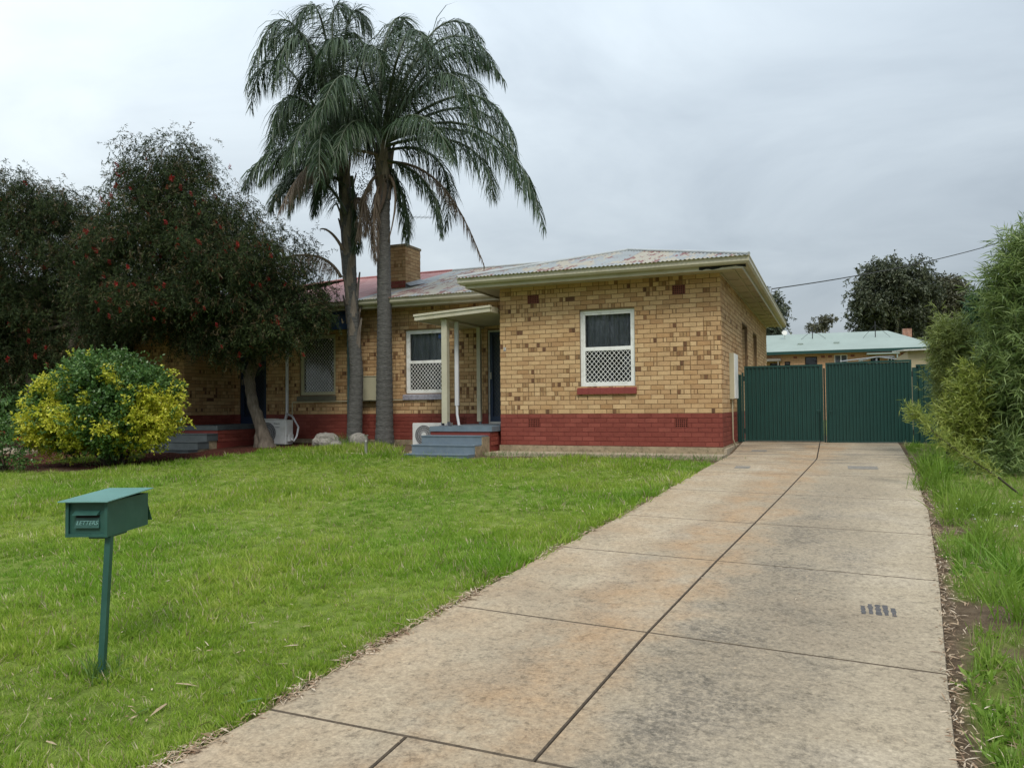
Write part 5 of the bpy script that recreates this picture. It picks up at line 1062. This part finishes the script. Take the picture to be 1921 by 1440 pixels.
wispy('column_shrub',COL,(1.75,11.3,-.2),'slim upright olive green shrub left of the tall one, in front of the fence',42,3000,M['willowc'],stems=4,grav=.6,sl=.14,Ll=.115,Wl=.011,per=9)
ly=wispy('low_shrub',LOWY,(1.75,10.0,-.3),'low yellowish green shrub with a branch reaching over the grass',43,4200,M['willowy'],stems=4,Ll=.085,Wl=.012,grav=.5,droop=.12,sl=.18,per=12)
# its long reaching branch
bp=[(2.0,10.35,-.32),(1.75,10.2,-.1),(1.45,10.2,.12),(1.2,10.35,.33),(1.02,10.5,.55),(.93,10.55,.68)]
m=MB(); m.tube(bp,[.012,.012,.011,.01,.008,.004],6); rb_=m.build('branch',M['twig'],ly)
rng=np.random.default_rng(44); n=520; t_=rng.uniform(.2,1,n); bpn=np.array(bp); P=np.stack([np.interp(t_*5,range(6),bpn[:,k]) for k in range(3)],1)+rng.normal(size=(n,3))*.035
D=unit(np.array([-.45,.1,.6])+rng.normal(size=(n,3))*.5); pp=P.repeat(4,0)+rng.uniform(0,.12,(4*n,1))*D.repeat(4,0); dd=unit(D.repeat(4,0)+rng.normal(size=(4*n,3))*.5)
V,Fq=straps(pp,dd,rng.uniform(.04,.085,4*n),np.full(4*n,.007),rng,.15,2); from_np('leaves',V,Fq,M['willowy'],parent=rb_)
# ------------------------------------------------------------------ background trees
def tree(name,E,label,seed,ns,mat,Ll,per=12,bark=None,cat='tree',trunk=True,group=None,clump=0,jit=.4,sl=.6,Wl=None,grav=-.1):
    rng=np.random.default_rng(seed); c=np.mean([np.array(e[0]) for e in E],0); b=(float(c[0]),float(c[1]),-.1)
    r=empty(name,b,label,cat,group)
    crown('crown',E,ns,per,Ll,Wl or Ll*.38,sl,r,[mat],[1.],rng,out=.6,grav=grav,spread=.9,droop=.2,shell=.25,clump=clump or ns//30,jit=jit)
    m=MB(); f=Vector((b[0],b[1],float(c[2])*.45)); m.tube([b,f],[.35,.25],9)
    for e in E: m.tube([f,(f+Vector(e[0]))/2+Vector(rng.normal(size=3)*.3),Vector(e[0])+Vector((0,0,e[2]*.4))],[.2,.12,.04],6)
    m.build('trunk',bark or M['gumbark'],r); return r
tree('gum_tree',EUC1,'tall dark gum tree with pale limbs behind the green roofed house',51,3600,M['euc'],.30,per=12,jit=.42,sl=.7)
tree('gum_tree',EUC2,'rounded brownish gum tree right of the tallest one',52,3200,M['euc2'],.30,per=12,jit=.42,sl=.7)
tree('conifer',FIR,'narrow dark green tree beside the tall feathery shrub',53,1400,M['fir'],.2,bark=M['bark'],jit=.2,sl=.4)
tree('small_tree',FAR1,'tiny open crowned tree above the left of the green roof',54,200,M['euc2'],.2,jit=.2,sl=.25)
tree('dark_tree',FAR2,'dark tree showing past the eave of the house corner',55,1800,M['euc'],.22,jit=.35,sl=.5)
tree('garden_tree',FARL,'dark green trees past the left end of the house',56,5200,M['hedgeg'],.2,jit=.35,sl=.5,bark=M['bark'])
for k,(x,y,s) in enumerate(((-11,-14,1.),(2,-20,1.15),(-18,-15,.9),(-25,-14,1.1),(-6,-22,1.2))):
    E=[((x+random.uniform(-1.5,1.5)*s,y+random.uniform(-1.5,1.5)*s,5.5*s+random.uniform(-1.6,2.5)*s),1.8*s,1.3*s,1.7*s) for _ in range(7)]
    tree('street_tree',E,'gum tree across the street, reflected in the '+('wing window','roof','middle','far left window','door')[k]+' glass' if 0 else ['gum tree across the street behind the viewer','tallest gum tree furthest right across the street','smallest gum tree across the street','gum tree furthest left across the street','gum tree set furthest back across the street'][k],60+k,900,M['euc'],.3,per=9,jit=.5,sl=.7,group='gum trees across the street')
# ------------------------------------------------------------------ rose bush
rng=np.random.default_rng(71); rs=empty('rose_bush',(-13.95,9.3,-.36),'rose bush with red blooms at the left edge of the lawn','shrub')
m=MB(); tips=[]
for k in range(12):
    e=np.array([-13.95,9.3,-.36])+np.array([rng.uniform(-.5,.45),rng.uniform(-.4,.4),rng.uniform(.45,1.05)]); tips.append(e); b=np.array([-13.95,9.3,-.4])+rng.normal(size=3)*.04; m.tube([tuple(b),tuple((b+e)/2+rng.normal(size=3)*.08),tuple(e)],[.014,.01,.006],5)
m.build('stem',M['twig'],rs)
E=[((-13.95,9.3,.15),.45,.42,.4),((-14.1,9.3,.45),.3,.25,.3),((-13.5,9.35,-.15),.2,.15,.2)]
crown('leaves',E,420,6,.05,.032,.1,rs,[M['hedgeg']],[1.],rng,out=.6,grav=.3,spread=.95)
RF=None
for k,e in enumerate(tips[:9]):
    if RF is None:
        n=34; a=rng.uniform(0,6.28,n); el=rng.uniform(-.2,1.4,n); D=unit(np.stack([np.cos(a)*np.cos(el),np.sin(a)*np.cos(el),np.sin(el)],1)); V,Fq=leafquads(np.zeros((n,3)),D,np.full(n,.065),np.full(n,.06),rng); RF=bpy.data.meshes.new('rose'); RF.from_pydata([tuple(v) for v in V],[],[tuple(f) for f in Fq]); RF.materials.append(M['rose'])
    o=bpy.data.objects.new('rose',RF); C.objects.link(o); o.parent=rs; o.location=Vector(e)-ORG[rs]
# ------------------------------------------------------------------ house with the green roof
gh=empty('green_roof_house',(0,38,-.1),'orange brick house with pale green iron roof seen over the gates','house')
gx0,gx1=-7.5,4.6; gy=38; gze=3.2
ops=[(-1.05,-.52,1.9,2.95),(.21,.77,1.9,3.0),(-1.95,-1.7,1.9,2.75),(-2.6,-2.15,1.9,2.7),(1.22,1.4,1.9,2.75),(1.72,2.1,1.9,2.8),(2.42,2.72,1.9,2.85)]
cw=MB(); wall_core(cw,0,gy,0,gx0+.4,gx1-.4,-.3,gze-.05,ops,zred=-1); cw.box(gx1-.62,gx1-.4,gy+.22,gy+8,-.3,gze-.05); cw.box(gx0+.4,gx0+.62,gy+.22,gy+8,-.3,gze-.05); cw.build('wall',M['farbrick'],gh)
for i,(a,b,c,d) in enumerate(ops):
    wf=frame_mb(a,b,c,d,gy+.03,gy+.1,.04).build('window',M['white' if i in(1,4,6) else 'dark'],gh)
    g=MB(); g.box(a+.04,b-.04,gy+.08,gy+.085,c+.04,d-.04); g.build('glass',M['glass'],wf); 
    k=MB(); k.box(a,b,gy+.2,gy+.21,c,d); k.build('curtain',M['curtain' if i==1 else 'dark'],wf)
    if i in(1,4,6): k=MB(); k.box((a+b)/2-.02,(a+b)/2+.02,gy+.025,gy+.09,c+.04,d-.04); k.build('mullion',M['white'],wf)
hr=MB(); ry=gy+3.6; rz=gze+1.12; yf=gy-.25; rl=(-3.6,2.65)
hr.add([(gx0,yf,gze),(gx1,yf,gze),(rl[1],ry,rz),(rl[0],ry,rz),(gx0,gy+8.5,gze),(gx1,gy+8.5,gze)],[(0,1,2,3),(1,5,2),(4,0,3),(5,4,3,2)]); hr.build('roof',M['greenroof'],gh)
k=MB(); k.box(gx0-.05,gx1+.05,yf-.1,yf+.0,gze-.14,gze+.0); k.build('gutter',M['fence'],gh)
k=MB(); k.box(gx0,gx1,yf,gy,gze-.12,gze-.08); k.build('soffit',M['soffit'],gh)
for x,y in ((.2,gy+1.1),(-1.4,gy+1.1)): k=MB(); zz_=gze+(y-yf)*.273; k.box(x,x+.25,y,y+.18,zz_-.05,zz_+.1,); k.build('roof_vent',M['greenroof'],gh)
for x in (-1.55,-.35,-.05,.9,2.95): k=MB(); k.box(x,x+.16,gy-.008,gy,2.88,2.98); k.build('air_vent',M['terra'],gh)
k=MB(); k.box(1.55,2.85,gy-.8,gy-.01,2.92,2.98); k.tube([(2.75,gy-.75,2.92),(2.75,gy-.75,-.2)],.035,6); k.build('awning',M['greenroof'],gh)
k=MB(); k.box(-3.0,-2.1,gy-.7,gy-.01,2.75,2.86); k.tube([(-2.2,gy-.65,2.75),(-2.2,gy-.65,-.2)],.035,6); k.build('awning',M['timber'],gh)
k=MB(); k.tube([(3.2,gy-.05,3.05),(3.2,gy-.05,-.1)],.03,6); k.build('downpipe',M['white'],gh)
k=MB(); k.box(3.4,3.8,gy+4.4,gy+4.8,gze+.7,gze+1.25); k.build('chimney',paint('weathered_red_brick',(.30,.15,.10),.9,.35,9,dirt=(.40,.30,.24)),gh)
for x,y,h in ((2.05,gy+2.2,.8),(-.75,gy+2.4,.6)):
    z=gze+(y-yf)*.273; k=MB(); k.tube([(x,y,z),(x,y,z+h)],.022,5); k.tube([(x,y,z+h*.8),(x-.6,y-.1,z-.05)],.008,4); k.tube([(x,y,z+h*.8),(x+.7,y-.1,z-.05)],.008,4); tag(k.build('roof_mast',M['wire'],org=(x,y,z)),'thin braced mast on the '+('right' if x>0 else 'left')+' half of the green roof','mast')
k=MB(); k.tube([(-2.05,gy+2.6,4.05),(-2.05,gy+2.6,4.35)],.02,5); k.disc((-2.05,gy+2.5,4.33),.13,(.2,-1,.4),20); tag(k.build('satellite_dish',M['agedwhite'],org=(-2.05,gy+2.6,4.05)),'white satellite dish on the green roof','satellite dish')
# rotary clothes line arms seen above the gate
k=MB(); k.tube([(1.55,30,-.1),(1.55,30,2.42)],.03,6)
for a in range(4):
    an_=a*math.pi/2+.4; k.tube([(1.55,30,2.4),(1.55+1.3*math.cos(an_),30+1.3*math.sin(an_),2.25+.08*(a%2))],.02,5)
tag(k.build('clothes_hoist',M['lead'],org=(1.55,30,-.1)),'metal rotary clothes line whose arms show over the right gate','clothes line')
# beige shed behind the fence at right
sg=empty('garden_shed',(4,25,-.1),'beige rendered shed with pale ragged roof edge behind the right fence','shed')
k=MB(); k.box(2.12,9,25,29,-.3,2.28); k.build('wall',paint('beige_block_wall',(.40,.34,.22),.9,.1,2,dirt=(.34,.29,.19)),sg)
k=MB(); 
for q in range(12): k.add([(2.0+q*.6,24.8,2.27+.012*q),(2.0+q*.6+.59,24.8,2.275+.012*q),(2.0+q*.6+.59,29.2,2.5+.012*q),(2.0+q*.6,29.2,2.5+.012*q),(2.0+q*.6,24.8,2.31+.012*q),(2.0+q*.6+.59,24.8,2.315+.012*q),(2.0+q*.6+.59,29.2,2.54+.012*q),(2.0+q*.6,29.2,2.54+.012*q)],[(0,3,2,1),(4,5,6,7),(0,1,5,4),(1,2,6,5),(2,3,7,6),(3,0,4,7)])
k.build('roof',paint('pale_shed_roof',(.5,.5,.47),.7,.2,5),sg)
# ------------------------------------------------------------------ service wire
a=Vector((-1.19,18.4,3.40)); b=Vector((6.4,31,6.55)); m=MB(); pts=[]
for k in range(21):
    t_=k/20; p=a.lerp(b,t_); p.z-=.35*4*t_*(1-t_)*.5; pts.append(tuple(p))
m.tube(pts,.013,5); tag(m.build('service_wire',M['wire'],org=tuple(a)),'black overhead cable running from the eave to the right','cable')
m=MB(); m.tube([(-1.23,18.4,3.2),(-1.19,18.4,3.42)],.015,6); m.build('bracket',M['lead'],RA)

# ------------------------------------------------------------------ grass: instanced tufts
def tuft(name,nb,h,r,w_,mat,lean,seed,straws=0.):
    rng=np.random.default_rng(seed); P=np.zeros((nb,3)); a=rng.uniform(0,6.28,nb); q=r*np.sqrt(rng.random(nb)); P[:,0]=np.cos(a)*q; P[:,1]=np.sin(a)*q; P[:,2]=-.01
    b=a+rng.normal(size=nb)*1.2; ln=rng.uniform(.1,1,nb)*lean; D=unit(np.stack([np.cos(b)*ln,np.sin(b)*ln,np.ones(nb)],1))
    V,Fq=straps(P,D,h*rng.uniform(.55,1.25,nb),np.full(nb,w_),rng,.22,2)
    me=bpy.data.meshes.new(name); me.from_pydata([tuple(v) for v in V],[],[tuple(f) for f in Fq]); me.materials.append(mat); me.materials.append(M['straw'])
    mi=np.repeat((rng.random(nb)<straws).astype(int),2); me.polygons.foreach_set('material_index',mi.astype(np.int32)); me.update()
    return bpy.data.objects.new(name,me)
def scatter(name,tufts,P,scl,idx,label=None):
    col=bpy.data.collections.new(name+'_tufts')
    for t_ in tufts: col.objects.link(t_)
    me=bpy.data.meshes.new(name); n=len(P); me.vertices.add(n); me.vertices.foreach_set('co',P.astype(np.float32).ravel())
    rot=np.stack([RNG.normal(size=n)*.08,RNG.normal(size=n)*.08,RNG.uniform(0,6.28,n)],1)
    for nm,ty,d,key in (('rot','FLOAT_VECTOR',rot,'vector'),('scl','FLOAT',scl,'value'),('idx','INT',idx,'value')):
        at=me.attributes.new(nm,ty,'POINT'); at.data.foreach_set(key,np.asarray(d,dtype=np.int32 if ty=='INT' else np.float32).ravel())
    o=bpy.data.objects.new(name,me); C.objects.link(o)
    ng=bpy.data.node_groups.new(name,'GeometryNodeTree'); ng.interface.new_socket('Geometry',in_out='INPUT',socket_type='NodeSocketGeometry'); ng.interface.new_socket('Geometry',in_out='OUTPUT',socket_type='NodeSocketGeometry')
    gi=ng.nodes.new('NodeGroupInput'); go=ng.nodes.new('NodeGroupOutput'); iop=ng.nodes.new('GeometryNodeInstanceOnPoints'); ci=ng.nodes.new('GeometryNodeCollectionInfo')
    ci.inputs['Collection'].default_value=col; ci.inputs['Separate Children'].default_value=True; ci.inputs['Reset Children'].default_value=True
    def na(nm,dt):
        a=ng.nodes.new('GeometryNodeInputNamedAttribute'); a.data_type=dt; a.inputs[0].default_value=nm; return [s for s in a.outputs if s.enabled and s.name=='Attribute'][0]
    K=ng.links.new; K(gi.outputs[0],iop.inputs['Points']); K(ci.outputs[0],iop.inputs['Instance']); iop.inputs['Pick Instance'].default_value=True
    K(na('idx','INT'),iop.inputs['Instance Index']); K(na('rot','FLOAT_VECTOR'),iop.inputs['Rotation']); K(na('scl','FLOAT'),iop.inputs['Scale']); K(iop.outputs[0],go.inputs[0])
    md=o.modifiers.new('scatter','NODES'); md.node_group=ng; tag(o,label,None,None,'stuff'); return o
def sample(x0,x1,y0,y1,dens,mask,rng):
    """rejection sampling: dens(dist) tufts per m2"""
    mxd=dens(0.); n=int((x1-x0)*(y1-y0)*mxd); out=[]
    for _ in range(max(1,n//400000+1)):
        k=min(n,400000); x=rng.uniform(x0,x1,k); y=rng.uniform(y0,y1,k); n-=k
        d=np.hypot(x,y); keep=rng.random(k)<dens(d)/mxd
        # generous wedge round the view, so that a step to the side still shows lawn
        fx=x*Rn[0]+y*Rn[1]; fz=x*Fn[0]+y*Fn[1]; keep&=(fz>1.2)&(np.abs(fx)<fz*.80+1.6); x=x[keep];y=y[keep]
        kk=rng.random(len(x))<mask(x,y); out.append(np.stack([x[kk],y[kk]],1))
    return np.concatenate(out)
dens=lambda d:np.interp(d,[0,3.5,6,9,13,20],[650,600,330,170,95,60])
rng=np.random.default_rng(81)
P=sample(-21,-1.5,.8,15.2,dens,lambda x,y:lawn_mask(x,y)*(x<0),rng)
edge_=lambda x,y:np.clip((dl(y)-x),0,9)
z=gz(P[:,0],P[:,1])+(fbm(P[:,0],P[:,1],.8,1)-.5)*.05-.004
d=np.hypot(P[:,0],P[:,1]); long_=fbm(P[:,0],P[:,1],.9,12)
scl=np.interp(d,[3,8,14],[.92,1.15,1.4])*(.82+.75*smooth01((long_-.38)/.3))*(1+.5*np.exp(-edge_(P[:,0],P[:,1])/.15))*rng.uniform(.75,1.25,len(P))
scl=scl*(1+.5*smooth01((P[:,1]-11.3)/2.))
tf=[tuft('tuft',27,.050,.036,.0044,M['grass'],.85,100+k,[.02,.05,.1,.02,.25,.04][k]) for k in range(6)]
strawy=smooth01((fbm(P[:,0],P[:,1],2.2,15)-.5)/.2)
idx=np.where(rng.random(len(P))<strawy*.5,4,rng.choice([0,1,2,3,5],len(P)))
print('lawn tufts',len(P)); scatter('grass',tf,np.concatenate([P,z[:,None]],1),scl,idx)
P=sample(.3,6,1.8,16,lambda d:np.interp(d,[0,4,8,14],[330,300,170,90]),lambda x,y:lawn_mask(x,y)*(x>0),rng)
z=gz(P[:,0],P[:,1])+(fbm(P[:,0],P[:,1],.8,1)-.5)*.05-.004
tw=[tuft('weed_tuft',16,.11,.04,.005,M['weed'],.55,120+k,[.03,.1,.05,.3][k]) for k in range(4)]
tw+=[tuft('weed_tuft',14,.06,.05,.018,M['weed'],1.6,130+k,0.) for k in range(2)]
scl=rng.uniform(.5,1.15,len(P))*(.6+.8*fbm(P[:,0],P[:,1],1.4,19))
print('verge tufts',len(P)); scatter('verge_grass',tw,np.concatenate([P,z[:,None]],1),scl,rng.choice([0,0,1,2,3,4,5],len(P)))
# a few taller grass tufts: along the path, the palms and the letterbox post
def bunch(pts,name,h,w_,nb,mat,label=None,seed=1,lean=.7):
    V=[];Fs=[];o0=0; rng=np.random.default_rng(seed)
    for x,y,r,s in pts:
        n=int(nb*s); P=np.stack([x+rng.normal(size=n)*r,y+rng.normal(size=n)*r,np.zeros(n)],1); P[:,2]=gz(P[:,0],P[:,1])-.01
        D=unit(np.stack([rng.normal(size=n)*lean*.5,rng.normal(size=n)*lean*.5,np.ones(n)],1)); v,f=straps(P,D,h*s*rng.uniform(.5,1.2,n),np.full(n,w_),rng,.25,3); V.append(v);Fs.append(f+o0);o0+=len(v)
    o=from_np(name,np.concatenate(V),np.concatenate(Fs),mat); tag(o,label,kind='stuff'); return o
M['longgrass']=leafmat('long_grass',[(.15,(.05,.11,.02)),(.5,(.10,.19,.035)),(.85,(.18,.27,.07))],'isl',.3,.5,nsc=2)
bunch([(-3.60,2.92,.045,1.)]+[(-6+.35*k,13.1+.05*math.sin(k),.12,.8) for k in range(13)]+[(-10.15,14.45,.12,2.2),(-9.4,14.6,.15,1.3),(-12.9,10.6,.2,1.)],'long_grass',.16,.007,70,M['longgrass'],seed=3)
bunch([(.95+.5*random.random()*(.3+.7*k/20),3.2+k*.42,.06,1.+random.random()*.9) for k in range(22)]+[(1.6+random.random()*1.3,3.+random.random()*6,.05,1.) for k in range(26)],'tall_weeds',.22,.009,42,M['weed'],seed=4,lean=.55)
# ------------------------------------------------------------------ litter
def flat_leaves(P,Ln,Wd,rng,up=.25):
    n=len(P); a=rng.uniform(0,6.28,n); D=unit(np.stack([np.cos(a),np.sin(a),rng.normal(size=n)*up],1)); side=unit(np.stack([-D[:,1],D[:,0],rng.normal(size=n)*.35],1)); return straps(P,D,Ln,Wd,rng,.12,2,side)
def litter(name,XY,L0,L1,w0,w1,mat,dz=.012,seed=1,up=.25):
    rng=np.random.default_rng(seed); n=len(XY); z=gz(XY[:,0],XY[:,1])+dz+rng.uniform(0,.012,n); P=np.concatenate([XY,z[:,None]],1)
    V,Fq=flat_leaves(P,rng.uniform(L0,L1,n),rng.uniform(w0,w1,n),rng,up); o=from_np(name,V,Fq,mat); tag(o,kind='stuff'); return o
rng=np.random.default_rng(91)
y=rng.uniform(1.5,13,5200)**1.0; y=1.5+(y-1.5)*rng.uniform(.3,1,len(y)); x=dl(y)-.0+rng.normal(size=len(y))*.028-.012; a1=np.stack([x,y],1)
dn=fbm(x,y,2.5,3); a1=a1[rng.random(len(a1))<smooth01((dn-.3)/.3)*np.interp(a1[:,1],[2,5,8,13],[1,1,.5,.3])]
litter('leaf_litter',a1,.015,.085,.003,.011,M['litter'],.016,2)
y=rng.uniform(2,14,2600); x=dr(y)+np.abs(rng.normal(size=len(y)))*.07-.03; litter('leaf_litter',np.stack([x,y],1),.01,.06,.003,.01,M['litter'],.012,3)
y=rng.uniform(2.2,9,9000); x=dr(y)+.15+rng.uniform(0,3.2,len(y)); litter('straw_mulch',np.stack([x,y],1),.02,.14,.002,.006,M['litter'],.006,4,.18)
n=2600; kc=rng.integers(0,110,n); ccx=rng.uniform(-14,-2,110); ccy=2+11*rng.random(110)**1.4; x=np.where(rng.random(n)<.55,ccx[kc]+rng.normal(size=n)*.05,rng.uniform(-14,-2,n)); y=np.where(rng.random(n)<.55,ccy[kc]+rng.normal(size=n)*.05,rng.uniform(2,13,n)); k=lawn_mask(x,y)>.5; litter('lawn_litter',np.stack([x,y],1)[k],.012,.055,.003,.011,M['litter'],.022,5)
n=9000; x=rng.uniform(-16,-9.5,n); y=lawn_edge(x)+rng.normal(size=n)*.25+rng.uniform(-.1,2.3,n); k=(y<14.9)&~((x>-14.4)&(x<-12.8)&(y>12.4)); litter('fallen_petals',np.stack([x,y],1)[k],.01,.05,.004,.014,M['petal'],.008,6)
n=420; y=rng.uniform(2.5,14,n); x=dl(y)+rng.random(n)*(dr(y)-dl(y)); litter('path_litter',np.stack([x,y],1),.006,.03,.002,.006,M['litter'],.018,7,.05)
# single fallen gum leaves that can be picked out on the lawn
FL=[(-2.78,2.92),(-2.95,2.75),(-2.62,2.62),(-3.0,2.62),(-3.1,2.95),(-2.72,3.35),(-2.6,4.6),(-3.0,3.9),(-4.3,2.7),(-2.55,2.95),(-2.5,3.25),(-2.85,3.6)]
rng=np.random.default_rng(95)
for i,(x,y) in enumerate(FL):
    V,Fq=flat_leaves(np.array([[0,0,0.]]),np.array([rng.uniform(.09,.15)]),np.array([rng.uniform(.014,.022)]),rng,.1); me=bpy.data.meshes.new('leaf'); me.from_pydata([tuple(v) for v in V],[],[tuple(f) for f in Fq])
    me.materials.append(M['litter' if i%3 else 'hedgeg']); o=bpy.data.objects.new('fallen_leaf',me); C.objects.link(o); o.location=(x,y,G(x,y)+.035); tag(o,'narrow dry gum leaf lying on the lawn in the left foreground','leaf','fallen gum leaves on the lawn')
# young leafy sprout at the bottom left corner
sp=empty('grey_leaf_seedling',(-3.35,2.02,-.72),'grey green sprig of narrow leaves at the bottom left corner','sprig')
rng=np.random.default_rng(96); n=16; P=np.tile([[-3.35,2.02,-.70]],(n,1))+np.stack([np.linspace(-.0,.14,n),np.linspace(0,.02,n),np.linspace(0,.07,n)],1); D=unit(np.stack([rng.normal(size=n)*.7,rng.normal(size=n)*.5,np.ones(n)*.8],1))
V,Fq=straps(P,D,rng.uniform(.06,.11,n),np.full(n,.014),rng,.2,3); from_np('leaves',V,Fq,leafmat('grey_green_leaf',[(.1,(.16,.2,.12)),(.9,(.34,.38,.26))],transl=.2),parent=sp)
# petals of small white daisies at the foot of the shrubs
rng=np.random.default_rng(97); n=60; x=rng.uniform(1.15,2.6,n); y=rng.uniform(7.6,9.2,n); z=gz(x,y)+rng.uniform(.05,.12,n); P=np.stack([x,y,z],1).repeat(6,0); a=np.tile(np.arange(6)*1.047,n); D=np.stack([np.cos(a),np.sin(a),np.full(6*n,.2)],1)
V,Fq=leafquads(P,unit(D),np.full(6*n,.016),np.full(6*n,.01),rng); tag(from_np('daisies',V,Fq,M['white']),kind='stuff')
